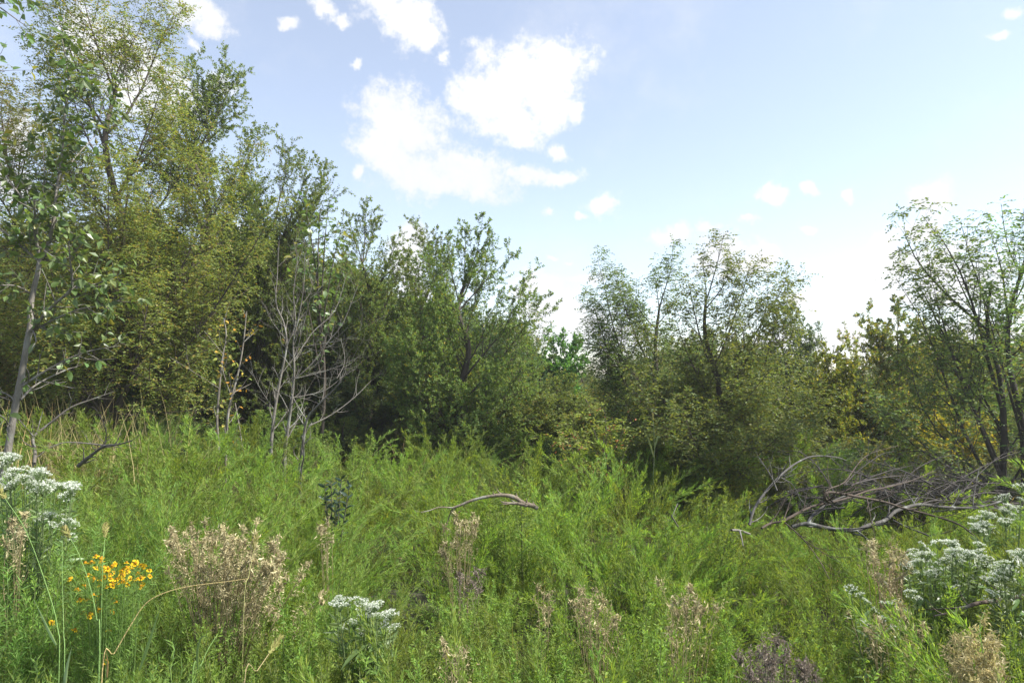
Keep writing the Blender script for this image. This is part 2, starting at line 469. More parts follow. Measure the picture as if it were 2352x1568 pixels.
# ------------------------------------------------------------------ trees
def tree_parts(base, tips, H, palette, style, bark=BARK_D, low=8, extra=1.0, dens=1.0, trunk_lean=(0, 0), r0=None, spread=None, leaf=None, flat=0.0):
    """wood and crown of one tree in its own coordinates; tips are points in the same coordinates"""
    tips = np.asarray(tips, float)
    th = H * .78
    wob = lambda s: rng.normal(size=2) * s
    tp = [np.zeros(3) - [0, 0, .15]]
    for f in (.2, .4, .62, .82, 1.0):
        o = np.array(trunk_lean) * f + wob(.025 * H * f)
        tp.append(np.array([o[0], o[1], th * f]))
    tp = np.array(tp)
    r0 = r0 or .011 * H + .012
    trunk = spline(tp, [r0, r0 * .85, r0 * .6, r0 * .3])
    tops = [tips]
    ne = int(len(tips) * extra)
    if ne:
        src = tips[rng.integers(0, len(tips), ne)]
        hr = np.hypot(src[:, 0], src[:, 1]); a = rng.uniform(0, 6.28, ne)
        hr = np.maximum(hr, .18 * H) * rng.uniform(.45, .95, ne); zz = src[:, 2] * (rng.uniform(.5, .86, ne) if style == 'locust' else rng.uniform(.55, .96, ne))
        tops.append(np.stack([np.cos(a) * hr, np.sin(a) * hr, zz], 1))
    sp = spread or np.percentile(np.hypot(tips[:, 0], tips[:, 1]), 70)
    if low:
        a = rng.uniform(0, 6.28, low); hr = sp * rng.uniform(.55, 1.05, low); zz = H * rng.uniform(.12, .52, low)
        tops.append(np.stack([np.cos(a) * hr, np.sin(a) * hr, zz], 1))
    tips = np.concatenate(tops); n = len(tips)
    hr = np.hypot(tips[:, 0], tips[:, 1])
    za = np.clip(tips[:, 2] - hr * rng.uniform(.8, 2.2, n) - .15 * H * rng.random(n), .10 * H, th * .97)
    za = np.minimum(za, np.maximum(tips[:, 2] * .9, .08 * H))
    p0 = np.stack([np.interp(za, tp[:, 2], tp[:, 0]), np.interp(za, tp[:, 2], tp[:, 1]), za], 1)
    L = np.linalg.norm(tips - p0, axis=1)[:, None]; d = nrm(tips - p0); z = np.array([0, 0, 1.])
    J = lambda s: rng.normal(size=(n, 3)) * L * s
    limbs = Br(np.stack([p0, p0 + nrm(d * [1, 1, .6] + z * .12) * L * .36 + J(.05), tips - nrm(d + z * .35) * L * .33 + J(.07), tips], 1),
               np.clip(.0075 * L[:, 0] + .004, .004, r0 * .62), .0016)
    lenl = limbs.len3()
    b2 = kids(limbs, lenl * (7.0 if style == 'locust' else 8.5) * dens, .2, 1.0, R(36 + 10 * flat), np.clip(lenl * (.40 + .08 * flat), .2, .8), up=.16 - .12 * flat, ratio=.5, taper=.78 if style == 'locust' else .6, flat=flat)
    l2 = b2.len3()
    b3 = kids(b2, l2 * 11 * dens + .9, .1, 1.0, R(42), np.clip(l2 * .45, .10, .34), up=.12 - .1 * flat, ratio=.6, taper=.4, flat=flat)
    wood = Geo(); bc = np.array(bark)
    tubes(wood, limbs, 6, 5, bc * 1.05, 0, .08); tubes(wood, b2, 4, 4, bc * 1.15); ribbons(wood, b3, b3.r0 * 2.2, 2, bc * 1.2)
    stem = Geo(); tubes(stem, trunk, 5, 9, bc, 0, .06)
    cr = Geo()
    tw = b3 + b2
    if style == 'locust':
        rac = kids(tw, 3.1 * dens, .25, 1.0, R(55), .16, up=-.35, ratio=.5, taper=.1, jit=.05)
        p, dd, nn = leaf_spots(rac, 8, .1, 1.0, R(62), .65, .12, alt=True)
        Ls = rng.uniform(.030, .050, len(p)); kites(cr, p, dd, nn, Ls, Ls * .42, pick(palette, len(p)), 0, .5)
    else:
        lf = leaf or .037
        p, dd, nn = leaf_spots(limbs, lenl * 36, .4, 1.0, R(50), .45, .1); Ls = rng.uniform(.65, 1.3, len(p)) * lf
        kites(cr, p, dd, nn, Ls, Ls * .58, pick(palette, len(p)), 0, .48, .08)
        p, dd, nn = leaf_spots(tw, (17 if leaf is None else 12 * .05 / leaf) * dens, .12, 1.0, R(52), .45, .1)
        Ls = rng.uniform(.65, 1.3, len(p)) * lf; kites(cr, p, dd, nn, Ls, Ls * .58, pick(palette, len(p)), 0, .48, .08)
    return stem, wood, cr


def plant_tree(name, label, bx, Y, tip_px, palette, style='leaf', group=None, cat='tree', djit=.3, **kw):
    """a tree rooted under picture column bx at distance Y whose shoots end at the listed picture points"""
    x0 = X_at(bx, Y); z0 = float(gz(x0, Y)); base = np.array([x0, Y, z0])
    tips = []
    for (x, y) in tip_px:
        w = abs(X_at(x, Y) - x0)
        tips.append(at(x, y, Y + rng.uniform(-djit, djit) * (w + .8)) - base)
    tips = np.array(tips); H = tips[:, 2].max()
    st, wo, cr = tree_parts(base, tips, H, palette, style, **kw)
    t = thing(name, label, cat, base, group)
    part('branchwork', wo.mesh('branchwork', M_BARK), part('trunk', st.mesh('trunk', M_BARK), t)); part('crown', cr.mesh('crown', M_LEAF), t)
    return t


plant_tree('locust_tree', 'tall airy olive locust tree with feathery shoots against the cloud', 268, 9.5,
           [(335, 2), (420, 25), (250, 60), (185, -70), (120, 20), (300, 110), (390, 150), (480, 300), (590, 330), (540, 390), (640, 470), (360, 250), (210, 150), (150, 170), (90, 90), (460, 420), (100, 320), (610, 560), (40, 420)],
           OLIVE, 'locust', low=16, extra=1.0, dens=1.0, r0=.075, flat=.75)
plant_tree('locust_tree', 'olive feathery locust tree behind the broad-leaved sapling', -10, 10.5,
           [(20, 185), (95, 205), (-70, 130), (-150, 220), (60, 260), (-30, 230), (150, 330), (-200, 380), (120, 440)], OLIVE, 'locust', low=14, extra=1.0, flat=.7)
plant_tree('elm_tree', 'dark green small-leaved tree right behind the tall olive locust', 440, 11.5,
           [(523, 150), (548, 175), (450, 140), (480, 190), (540, 260), (590, 310), (420, 230), (400, 300), (560, 400), (330, 350), (600, 500), (300, 480)],
           ELM, low=14, extra=1.4, dens=1.05)
plant_tree('elm_tree', 'green tree with a long bough leaning over the sky gap', 590, 12.0,
           [(742, 398), (705, 378), (650, 335), (720, 440), (690, 480), (600, 420), (560, 480), (640, 560), (520, 560), (720, 600)],
           ELM, low=14, extra=1.3, trunk_lean=(.25, 0))
plant_tree('elm_tree', 'upright dark tree with twiggy top in the middle of the thicket', 850, 12.3,
           [(845, 468), (800, 492), (875, 500), (915, 545), (780, 560), (930, 590), (960, 660), (760, 640), (900, 690), (800, 700)],
           ELM + [(2, (.13, .14, .04))], low=14, extra=1.3)
plant_tree('elm_tree', 'slim tree filling the back of the middle thicket', 965, 13.2,
           [(950, 515), (1002, 530), (985, 560), (930, 600), (1020, 600), (1040, 640), (940, 700)], ELM, low=12, extra=1.4)
plant_tree('elm_tree', 'bushy pointed tree at the right end of the dark middle thicket', 1065, 11.2,
           [(1030, 552), (1065, 520), (1108, 500), (1122, 545), (1182, 582), (1245, 688), (1205, 640), (1225, 760), (985, 590), (905, 790), (1165, 830), (960, 690), (1235, 850), (1090, 600), (1150, 680), (940, 880), (1200, 930)],
           ELM + [(2, (.12, .14, .035))], low=16, extra=1.3, r0=.07)
plant_tree('broadleaf_tree', 'bright green round-headed young tree in the gap between thickets', 1295, 15.0,
           [(1262, 775), (1295, 764), (1330, 778), (1345, 820), (1250, 820), (1290, 830), (1320, 850)], BRIGHT, leaf=.07, low=10, extra=1.5)
plant_tree('locust_tree', 'grey-green feathery locust with arching tips beside the sky gap', 1500, 10.6,
           [(1372, 592), (1405, 615), (1428, 640), (1356, 668), (1362, 700), (1505, 618), (1545, 568), (1470, 690), (1440, 700), (1340, 768), (1370, 800), (1560, 660)],
           LOCUST, 'locust', low=14, extra=1.3, dens=1.0)
plant_tree('locust_tree', 'full olive locust tree with many trunks right of the sky gap', 1642, 8.9,
           [(1662, 540), (1618, 585), (1700, 590), (1725, 605), (1765, 640), (1808, 628), (1580, 640), (1690, 680), (1545, 700), (1780, 720), (1450, 850), (1480, 780), (1830, 830), (1810, 900), (1420, 920), (1560, 800), (1740, 800), (1640, 760), (1500, 930)],
           LOCUST + [(6, (.165, .195, .05))], 'locust', low=18, extra=.9, dens=1.0, r0=.055, flat=.5, spread=1.5)
plant_tree('elm_tree', 'dark blue-green tree peeping out behind the olive locust', 1800, 12.0,
           [(1800, 700), (1830, 722), (1870, 765), (1765, 740), (1850, 800), (1790, 790), (1815, 705), (1845, 745), (1780, 715)], BLUEG, low=16, extra=2.2)
plant_tree('elm_tree', 'low olive-green tree with yellowing leaves behind the brush pile', 1900, 10.4,
           [(1890, 800), (1935, 830), (1850, 840), (1960, 860), (1830, 900), (1985, 930), (1905, 880), (1925, 805), (1875, 815), (1960, 830)], YGREEN, low=16, extra=2.2)
plant_tree('elm_tree', 'brown-tinged tree with sparse rounded top left of the tall locust', 2065, 11.0,
           [(2060, 690), (1990, 722), (1945, 790), (2112, 735), (2150, 790), (2030, 740), (1960, 850), (2190, 830), (2090, 780)],
           YGREEN + [(3, (.10, .12, .035)), (1, (.2, .13, .05))], low=18, extra=2.4, dens=1.15)
plant_tree('elm_tree', 'yellowing tree behind the tall right-hand locust', 2230, 12.0,
           [(2180, 770), (2240, 740), (2300, 720), (2360, 700), (2130, 800), (2420, 740), (2280, 800), (2210, 755), (2160, 775)], YGREEN, low=16, extra=2.2)
plant_tree('locust_tree', 'tall airy locust with arching feathery tips beside the brush pile', 2300, 7.4,
           [(2075, 500), (2120, 498), (2205, 508), (2160, 560), (2075, 598), (2058, 640), (2140, 640), (2100, 690), (1990, 900), (2040, 950), (2090, 820), (2240, 600), (2180, 760)],
           LOCUST, 'locust', low=2, extra=.3, dens=.76, trunk_lean=(-.12, 0), r0=.038, bark=(.06, .052, .045))
plant_tree('locust_tree', 'locust with leaning dark trunk cut by the picture edge', 2345, 7.2,
           [(2300, 468), (2350, 478), (2270, 520), (2420, 440), (2480, 520), (2330, 580), (2450, 640), (2400, 560), (2500, 740), (2250, 640)],
           LOCUST, 'locust', low=2, extra=.3, dens=.76, trunk_lean=(.06, .2), r0=.040, bark=(.06, .052, .045))
plant_tree('shrub', 'yellow-leaved shrub glowing behind the fallen branches', 2190, 9.2,
           [(2120, 985), (2160, 960), (2200, 975), (2250, 985), (2285, 960), (2140, 1010), (2270, 1020), (2215, 1000)], YELLOW, cat='shrub', leaf=.045, low=12, extra=2.0)

plant_tree('locust_sapling', 'small yellow-green sapling with reddish tips before the sky gap', 1390, 7.9,
           [(1388, 938), (1350, 962), (1318, 958), (1432, 975), (1455, 1003), (1405, 985), (1300, 1000), (1360, 1015)],
           [(5, (.17, .22, .05)), (3, (.21, .24, .06)), (.8, (.34, .13, .07))], 'locust', cat='sapling', low=3, extra=.4, dens=.8, r0=.014, flat=.6)

# thicket behind and between: copies of a few shrubs and trees
protos = []
for k, (pal, st, lab) in enumerate(((ELM, 'leaf', 'dark green'), (OLIVE, 'locust', 'olive'), (BRUSH, 'leaf', 'dull brown-green'), (YGREEN, 'leaf', 'yellow-green'), (BLUEG, 'leaf', 'blue-green'))):
    a = rng.uniform(0, 6.28, 14); hr = rng.uniform(.2, 1.0, 14) * 1.0
    tips = np.stack([np.cos(a) * hr, np.sin(a) * hr, 2.5 * (1.0 - .45 * hr) * rng.uniform(.8, 1.0, 14)], 1)
    s_, w_, c_ = tree_parts(None, tips, 2.5, pal, st, low=14, extra=1.2, dens=1.0, r0=.035)
    protos.append((s_.mesh('trunk', M_BARK), w_.mesh('branchwork', M_BARK), c_.mesh('crown', M_LEAF), lab))


def ceiling(px):
    """lowest picture row that thicket tops may reach at column px"""
    xs = [-400, 0, 200, 420, 560, 660, 760, 850, 960, 1080, 1180, 1235, 1300, 1400, 1480, 1640, 1800, 1890, 1950, 2060, 2200, 2700]
    ys = [330, 330, 330, 330, 420, 480, 560, 600, 640, 660, 720, 800, 830, 830, 780, 740, 790, 850, 850, 780, 760, 680]
    return np.interp(px, xs, ys)


def thicket(x, Y, want, which, name, label, group, cat):
    px = 1176 + x / Y * FPX
    top = max(.5, float((860 - ceiling(px)) / FPX * Y + CAM_H - gz(x, Y)))
    h = min(want, top) / 2.4
    me = protos[which]
    label += ', ' + ('behind the broad-leaved sapling', 'behind the dead saplings', 'in the middle thicket', 'in the gap of sky', 'behind the full olive locust', 'above the brush pile', 'behind the edge locusts')[int(np.searchsorted([330, 760, 1215, 1400, 1830, 2150], px))]
    t = thing(name, label, cat, (x, Y, float(gz(x, Y)) - .05), group, rng.uniform(0, 6.28), 1)
    wd = max(h, min(1.25, h * 1.5))
    t.scale = (wd, wd, h)
    part('branchwork', me[1], part('trunk', me[0], t)); part('crown', me[2], t)


NAMES = ['dark green bushy tree filling the back of the thicket', 'olive feathery tree filling the back of the thicket', 'dull brown-green tree filling the back of the thicket',
         'yellow-green tree filling the back of the thicket', 'blue-green tree filling the back of the thicket']
for Y, n, want in ((14.0, 26, 5.5), (17.5, 28, 6.5), (22.0, 28, 7.0), (29.0, 30, 8.0), (40.0, 30, 9.0)):
    for x in np.linspace(-Y * .92, Y * .92, n):
        k = rng.choice(5, p=[.36, .14, .15, .2, .15])
        px = 1176 + x / Y * FPX
        if px < 1200 and k == 3: k = 0
        thicket(x + rng.normal() * .4, Y + rng.normal() * .7, want * rng.uniform(.75, 1.05), k, 'thicket_tree', NAMES[k], 'trees filling the back of the thicket', 'tree')
UNDER = ['dark green shrub under the thicket trees', 'olive feathery shrub under the thicket trees', 'dull brown-green shrub under the thicket trees',
         'yellow-green shrub under the thicket trees', 'blue-green shrub under the thicket trees']
for Y, n, want in ((10.6, 24, 1.25), (12.5, 30, 2.4)):
    for x in np.linspace(-Y * .9, Y * .9, n):
        k = rng.choice(5, p=[.32, .14, .34, .08, .12])
        thicket(x + rng.normal() * .3, Y + rng.normal() * .35, want * rng.uniform(.6, 1.15), k, 'shrub', UNDER[k], 'shrubs under the thicket trees', 'shrub')

for k, (px, Y, h) in enumerate(((1850, 8.2, .75), (1930, 8.0, .85), (2010, 8.3, .8), (2100, 8.0, .8), (2180, 8.4, .9), (2260, 8.1, .7), (2350, 8.3, .8), (2420, 8.0, .9), (1780, 8.6, .7), (2060, 8.9, 1.1), (2310, 9.0, 1.1), (1960, 9.0, 1.0))):
    thicket(X_at(px, Y), Y, h, (2, 0, 2, 3, 2, 4)[k % 6], 'shrub', 'low brown-green shrub behind the brush pile', 'low shrubs behind the brush pile', 'shrub')

# ------------------------------------------------------------------ large-leaved sapling on the left
def leaf_mesh(name, wid=.5, curl=.18, fold=.12, mat=None, cols=PERS, petiole=.12):
    n = 6; t = np.linspace(0, 1, n); w = wid / 2 * np.sin(np.clip(t, 0, 1) ** .8 * math.pi) ** .75; w[0] = .012; w[-1] = .006
    x = petiole + t * (1 - petiole) ; z = -curl * t ** 2
    mid = np.stack([x, 0 * t, z], 1); lf = np.stack([x, w, z + w * fold * 2], 1); rt = np.stack([x, -w, z + w * fold * 2], 1)
    v = np.concatenate([mid, lf, rt, [[0, .012, 0], [0, -.012, 0]]]); q = []
    for i in range(n - 1): q += [[i, i + 1, n + i + 1, n + i], [i + 1, i, 2 * n + i, 2 * n + i + 1]]
    q.append([3 * n, 3 * n + 1, 2 * n, n])
    g = Geo(); g.add(v, q, pick(cols, 1, .1)[0], 0, True)
    return g.mesh(name, mat or M_BROAD)


LEAVES = [leaf_mesh('leaf', rng.uniform(.42, .58), rng.uniform(.05, .4), rng.uniform(.05, .25)) for _ in range(10)]
AUTUMN = [leaf_mesh('leaf', .45, rng.uniform(.1, .5), .2, M_DRY, [(1, c)]) for c in ((.55, .30, .04), (.42, .22, .04), (.50, .36, .07), (.36, .33, .08), (.24, .27, .06), (.18, .24, .06))]


def Zp(r, x, y, Y):
    """zoomed reading -> world: r = (left, top, pixels per source pixel)"""
    return at((r[0] + x / r[2]) * .98, (r[1] + y / r[2]) * .98, Y)


def big_leaves(parent, base, br, n, L, meshes, limit=300, droop=.55, t0=.25, name='leaf', restcol=PERS):
    p, d, nn = leaf_spots(br, n, t0, 1.0, R(58), .9, droop)
    k = rng.permutation(len(p)); sz = L * rng.uniform(.65, 1.25, len(p))
    for i in k[:limit]:
        o = part(name, meshes[rng.integers(len(meshes))], parent)
        put(o, p[i] - base, d[i], nn[i], float(sz[i]))
    r = k[limit:]
    if len(r):
        g = Geo(); kites(g, p[r] - base, d[r], nn[r], sz[r], sz[r] * .5, pick(restcol, len(r)), 0, .45, .12)
        o = part('foliage', g.mesh('foliage', M_BROAD), parent); o['kind'] = 'stuff'


SY = 5.9
r2 = (0, 500, 2.613); r1 = (0, 0, 2.8)
def S(lst, rr=r2, Y=SY, dy=None):
    dy = dy if dy is not None else rng.uniform(-.5, .5)
    n = len(lst)
    return [Zp(rr, x, y, Y + dy * i / max(n - 1, 1)) for i, (x, y) in enumerate(lst)]


trunk_pts = S([(20, 1640), (45, 1480), (75, 1290), (100, 1150), (130, 1000), (165, 800), (185, 690), (190, 560), (205, 470), (230, 370), (245, 290), (280, 240), (310, 130), (335, 20)], dy=0) + \
    S([(350, 1440), (370, 1250), (400, 1080), (415, 900), (430, 700), (455, 560), (430, 380), (400, 220)], r1, dy=0)
base = trunk_pts[0].copy(); base[2] = float(gz(base[0], base[1])); trunk_pts = [base - [0, 0, .1]] + trunk_pts
sap = thing('broadleaf_sapling', 'slender grey sapling with large drooping oval leaves at the picture edge', 'sapling', base)
tr = spline(trunk_pts, [.029, .027, .025, .022, .018, .014, .010, .007, .004])
limbs = [spline(S(l, *a), rad) for l, a, rad in (
    ([(190, 720), (240, 660), (330, 560), (430, 470), (440, 380), (430, 290), (420, 170)], (), [.017, .005]),
    ([(430, 470), (560, 440), (680, 400), (760, 350)], (), [.008, .003]),
    ([(200, 720), (330, 650), (480, 590), (640, 560), (760, 520)], (), [.010, .003]),
    ([(130, 1060), (270, 970), (420, 890), (560, 840), (740, 810)], (), [.012, .003]),
    ([(125, 1140), (220, 1050), (400, 960), (470, 940)], (), [.011, .003]),
    ([(235, 290), (150, 220), (0, 90), (-120, 0)], (), [.011, .004]),
    ([(245, 280), (215, 130), (215, 30), (210, -80)], (), [.014, .008]),
    ([(230, 1440), (180, 1350), (60, 1180), (0, 1060), (-40, 950)], (r1,), [.010, .003]),
    ([(230, 1440), (220, 1300), (110, 1150), (60, 1020)], (r1,), [.008, .003]),
    ([(350, 1430), (300, 1250), (290, 1080), (280, 950)], (r1,), [.010, .003]),
    ([(370, 1250), (460, 1080), (560, 960), (620, 900)], (r1,), [.008, .003]),
    ([(410, 900), (330, 830), (290, 800)], (r1,), [.006, .002]),
    ([(620, 900), (650, 780), (680, 640), (700, 600)], (r1,), [.005, .002]),
    ([(430, 700), (520, 600), (540, 430)], (r1,), [.005, .002]),
    ([(190, 490), (100, 445), (0, 440), (-80, 430)], (), [.008, .003]),
    ([(100, 1160), (50, 1110), (-30, 1080)], (), [.007, .003]),
    ([(60, 1300), (20, 1250), (-40, 1220)], (), [.007, .003]))]
lb = limbs[0]
for q in limbs[1:]: lb = lb + q
tw = kids(lb, 3.2, .1, 1, R(50), .26, up=.15, ratio=.55, taper=.2)
tw2 = kids(tr[13:] if False else Br(tr.P[11:], tr.r0[11:], tr.r1[11:]), 5, .0, 1, R(55), .24, up=.15, ratio=.4, taper=.2)
w = Geo(); tubes(w, lb.shift(-base), 5, 6, BARK_G, 0, .05); tubes(w, (tw + tw2).shift(-base), 3, 4, np.array(BARK_G) * .8)
g = Geo(); tubes(g, tr.shift(-base), 4, 10, BARK_G, 0, .03)
part('trunk', g.mesh('trunk', M_GREY), sap); part('branchwork', w.mesh('branchwork', M_GREY), sap)
up_tw = Br(np.concatenate([t.P for t in (tw, tw2)]), np.concatenate([tw.r0, tw2.r0]), np.concatenate([tw.r1, tw2.r1]))
hi = up_tw.P[:, 3, 2] > 2.0
hb = Br(up_tw.P[hi], up_tw.r0[hi], up_tw.r1[hi]); lo_ = Br(up_tw.P[~hi], up_tw.r0[~hi], up_tw.r1[~hi])
top = Br(tr.P[15:], tr.r0[15:], tr.r1[15:])
both = Br(np.concatenate([hb.P, top.P]), np.concatenate([hb.r0, top.r0]), np.concatenate([hb.r1, top.r1]))
big_leaves(sap, base, both, 7, .088, LEAVES, 260)
big_leaves(sap, base, lo_, .9, .10, LEAVES, 40)

# neighbour whose boughs hang into the top left corner
base2 = np.array([X_at(-330, 5.2), 5.2, 0.0]); base2[2] = float(gz(base2[0], base2[1]))
nb = thing('broadleaf_sapling', 'leafy bough with dark oval leaves hanging into the top corner', 'sapling', base2)
nt = spline([base2 - [0, 0, .1], base2 + [.05, 0, 1.2], base2 + [-.05, .05, 2.6], base2 + [.1, .1, 4.0], base2 + [.15, .1, 4.9]], [.06, .045, .02, .006])
bl = [spline(l, [.014, .003]) for l in (
    [base2 + [.1, .1, 3.8], at(-150, 20, 5.2), at(-40, 0, 5.1), at(60, 60, 5.0)], [base2 + [.1, .1, 3.6], at(-150, 150, 5.2), at(-60, 150, 5.1), at(10, 165, 5.0)],
    [base2 + [.1, .1, 4.2], at(-140, -40, 5.2), at(-30, -20, 5.3), at(70, -15, 5.4)], [base2 + [.1, .1, 4.2], base2 + [-.6, .3, 4.6], base2 + [-1, .4, 4.8]], [base2 + [0, 0, 3.], base2 + [-.5, -.3, 3.6], base2 + [-.8, -.5, 3.9]])]
lb2 = bl[0]
for q in bl[1:]: lb2 = lb2 + q
tw = kids(lb2, 4, .1, 1, R(50), .25, up=.0, ratio=.5, taper=.2)
g = Geo(); tubes(g, nt.shift(-base2), 4, 9, BARK_G); part('trunk', g.mesh('trunk', M_GREY), nb)
g = Geo(); tubes(g, lb2.shift(-base2), 5, 6, BARK_G); tubes(g, tw.shift(-base2), 3, 4, BARK_G); part('branchwork', g.mesh('branchwork', M_GREY), nb)
big_leaves(nb, base2, tw, 4.5, .085, LEAVES, 240)

# broad-leaved top showing over the grey dead saplings
base3 = np.array([X_at(735, 10.6), 10.6, float(gz(X_at(735, 10.6), 10.6))])
bt = thing('broadleaf_tree', 'young tree with large dark oval leaves topping the dead saplings', 'tree', base3)
tt = spline([base3, base3 + [.05, .1, 1.5], base3 + [-.05, 0, 3.0], at(735, 480, 10.6)], [.032, .020, .005])
lim = [spline([base3 + [0, .03, z0], (base3 + [0, 0, z0 + .3] + at(x, y, 10.6 + dy)) / 2, at(x, y, 10.6 + dy)], [.012, .003]) for x, y, z0, dy in
       ((700, 468, 2.6, 0), (755, 466, 2.8, -.1), (690, 520, 2.2, .3), (785, 520, 2.2, -.3), (800, 590, 1.8, .2), (680, 590, 1.6, -.4), (720, 560, 2, .4))]
lb3 = lim[0]
for q in lim[1:]: lb3 = lb3 + q
tw = kids(lb3, 4, .1, 1, R(50), .3, up=.2, ratio=.5, taper=.2)
g = Geo(); tubes(g, tt.shift(-base3), 4, 8, BARK_D); part('trunk', g.mesh('trunk', M_BARK), bt)
g = Geo(); tubes(g, lb3.shift(-base3), 4, 5, BARK_D); tubes(g, tw.shift(-base3), 3, 4, BARK_D); part('branchwork', g.mesh('branchwork', M_BARK), bt)
big_leaves(bt, base3, Br(np.concatenate([tw.P, lb3.P]), np.concatenate([tw.r0, lb3.r0]), np.concatenate([tw.r1, lb3.r1])), 5, .12, LEAVES, 300)


# ------------------------------------------------------------------ bare and thin saplings
def bare(name, label, cat, lines, rads, lv=((3.0, .4), (3.0, .16)), col=DEAD, mat=M_GREY, Y=9.0, rr=(0, 0, 1), dj=.5, up=.25, sides=7, ground_it=True, ang=38):
    """leafless wood along traced lines, with side twigs"""
    brs = []
    for l, rd in zip(lines, rads):
        yy = Y + (l[0][2] if len(l[0]) > 2 else rng.uniform(-dj, dj) * .3)
        dd = rng.uniform(-dj, dj)
        brs.append(spline([Zp(rr, q[0], q[1], (Y + q[2]) if len(q) > 2 else yy + dd * i / max(len(l) - 1, 1)) for i, q in enumerate(l)], rd))
    root = brs[0].P[0, 0].copy()
    if ground_it: root[2] = float(gz(root[0], root[1]))
    t = thing(name, label, cat, root)
    al = brs[0]
    for q in brs[1:]: al = al + q
    g = Geo(); tubes(g, brs[0].shift(-root), 4, sides, col, 0, .06)
    if ground_it and brs[0].P[0, 0][2] > root[2]:
        p = brs[0].P[0, 0]; tubes(g, spline([root - [0, 0, .08], (root + p) / 2, p], [brs[0].r0[0] * 1.1, brs[0].r0[0]]).shift(-root), 3, sides, col)
    part('trunk', g.mesh('trunk', mat), t)
    g = Geo()
    for q in brs[1:]:
        h = Geo(); tubes(h, q.shift(-root), 4, 6, col, 0, .06); part('branch', h.mesh('branch', mat), t)
    cur = al
    for n, L in lv:
        cur = kids(cur, n, .1, 1, R(ang), L, up=up, ratio=.55, taper=.3, jit=.10); tubes(g, cur.shift(-root), 4, 4, np.array(col) * rng.uniform(.85, 1.1))
    if g.n: part('twigs', g.mesh('twigs', mat), t)['kind'] = 'stuff'
    return t, root, cur, al


r3 = (500, 400, 2.24)
bare('dead_sapling', 'pale grey dead sapling with leaning bare stem before the dark thicket', 'dead tree',
     [[(305, 1420), (320, 1280), (350, 1100), (385, 920), (370, 800), (330, 700), (335, 560), (345, 370)], [(385, 920), (430, 800), (420, 640), (440, 480), (425, 380)],
      [(330, 1270), (250, 1150), (200, 1050)], [(375, 880), (300, 780), (270, 700)]],
     [[.021, .014, .008, .003], [.009, .003], [.005, .002], [.006, .002]], Y=8.8, rr=r3, lv=((3.4, .36), (2.6, .17)))
bare('dead_sapling', 'grey dead sapling fanning many bare branches to the right', 'dead tree',
     [[(375, 1460), (395, 1330), (415, 1180), (425, 1050), (420, 900), (450, 760), (475, 600), (480, 430)], [(410, 1110), (520, 1010), (600, 900), (680, 800), (760, 600)], [(420, 1000), (520, 850), (640, 730), (700, 540)],
      [(410, 1190), (480, 1180), (590, 1150), (680, 1080), (725, 1050)], [(430, 1090), (560, 1060), (700, 1010), (790, 960)], [(425, 930), (560, 910), (700, 880), (840, 790)], [(430, 980), (500, 700), (560, 470)], [(650, 1090), (690, 1000), (670, 880)]],
     [[.023, .014, .008, .003], [.009, .003], [.008, .002], [.006, .002], [.007, .002], [.006, .002], [.006, .002], [.004, .002]], Y=8.5, rr=r3, lv=((3.4, .36), (2.8, .17)))
bare('dead_sapling', 'low crooked dead sapling leaning out of the weeds below the grey fan', 'dead tree',
     [[(455, 1560), (470, 1440), (490, 1310), (540, 1240), (640, 1140), (700, 1060)], [(490, 1310), (440, 1230), (410, 1170)], [(500, 1340), (620, 1280), (740, 1190), (830, 1100)]],
     [[.018, .012, .004], [.007, .003], [.008, .003]], Y=7.6, rr=r3, lv=((2.0, .3), (1.5, .12)))
for nm, lab, lines, rads, Yy in (
        ('thin_sapling', 'thin dark sapling with a few orange leaves, first of the pair', [[(1340, 1420), (1330, 1250), (1345, 1060), (1360, 900), (1385, 750), (1370, 640)], [(1340, 1070), (1200, 980), (1040, 880)], [(1355, 930), (1450, 900)], [(1365, 860), (1250, 720)]],
         [[.016, .006], [.005, .002], [.004, .002], [.005, .002]], 8.4),
        ('thin_sapling', 'thin forked sapling holding orange leaves beside the pale dead stems', [[(1385, 1400), (1395, 1250), (1420, 1120), (1460, 970), (1490, 800), (1510, 600)], [(1425, 1100), (1540, 1040)], [(1420, 1130), (1370, 980), (1360, 900)], [(1490, 790), (1580, 710)], [(1440, 1160), (1470, 1330), (1490, 1460)]],
         [[.017, .006], [.005, .002], [.005, .002], [.005, .002], [.006, .005]], 8.1)):
    t, root, twg, al = bare(nm, lab, 'sapling', lines, rads, Y=Yy, rr=r2, lv=((2.0, .30),), col=(.17, .15, .125))
    big_leaves(t, root, twg, 2.8, .066, AUTUMN, 90, .7, .3)
r2b = r2
bare('dead_sapling', 'small crooked dead sapling at the foot of the broad-leaved sapling', 'dead tree',
     [[(210, 1530), (215, 1450), (205, 1370), (300, 1290), (430, 1190), (560, 1140), (700, 1090)], [(205, 1365), (150, 1300), (90, 1230)], [(425, 1190), (440, 1130), (450, 1090)]],
     [[.015, .013, .009, .003], [.007, .002], [.004, .002]], Y=6.3, rr=r2, lv=((1.6, .2),), col=(.12, .108, .094))
bare('fallen_branch', 'crooked bare branch lying over the grass below the large sapling', 'branch',
     [[(480, 1545), (560, 1480), (640, 1425), (720, 1415), (810, 1390)], [(640, 1425), (650, 1330), (610, 1230)], [(650, 1420), (420, 1400), (300, 1430)]],
     [[.016, .004], [.006, .002], [.006, .002]], Y=5.7, rr=r2, lv=((2.6, .16), (1.5, .08)), col=(.11, .10, .09), mat=M_BARK, ground_it=False)

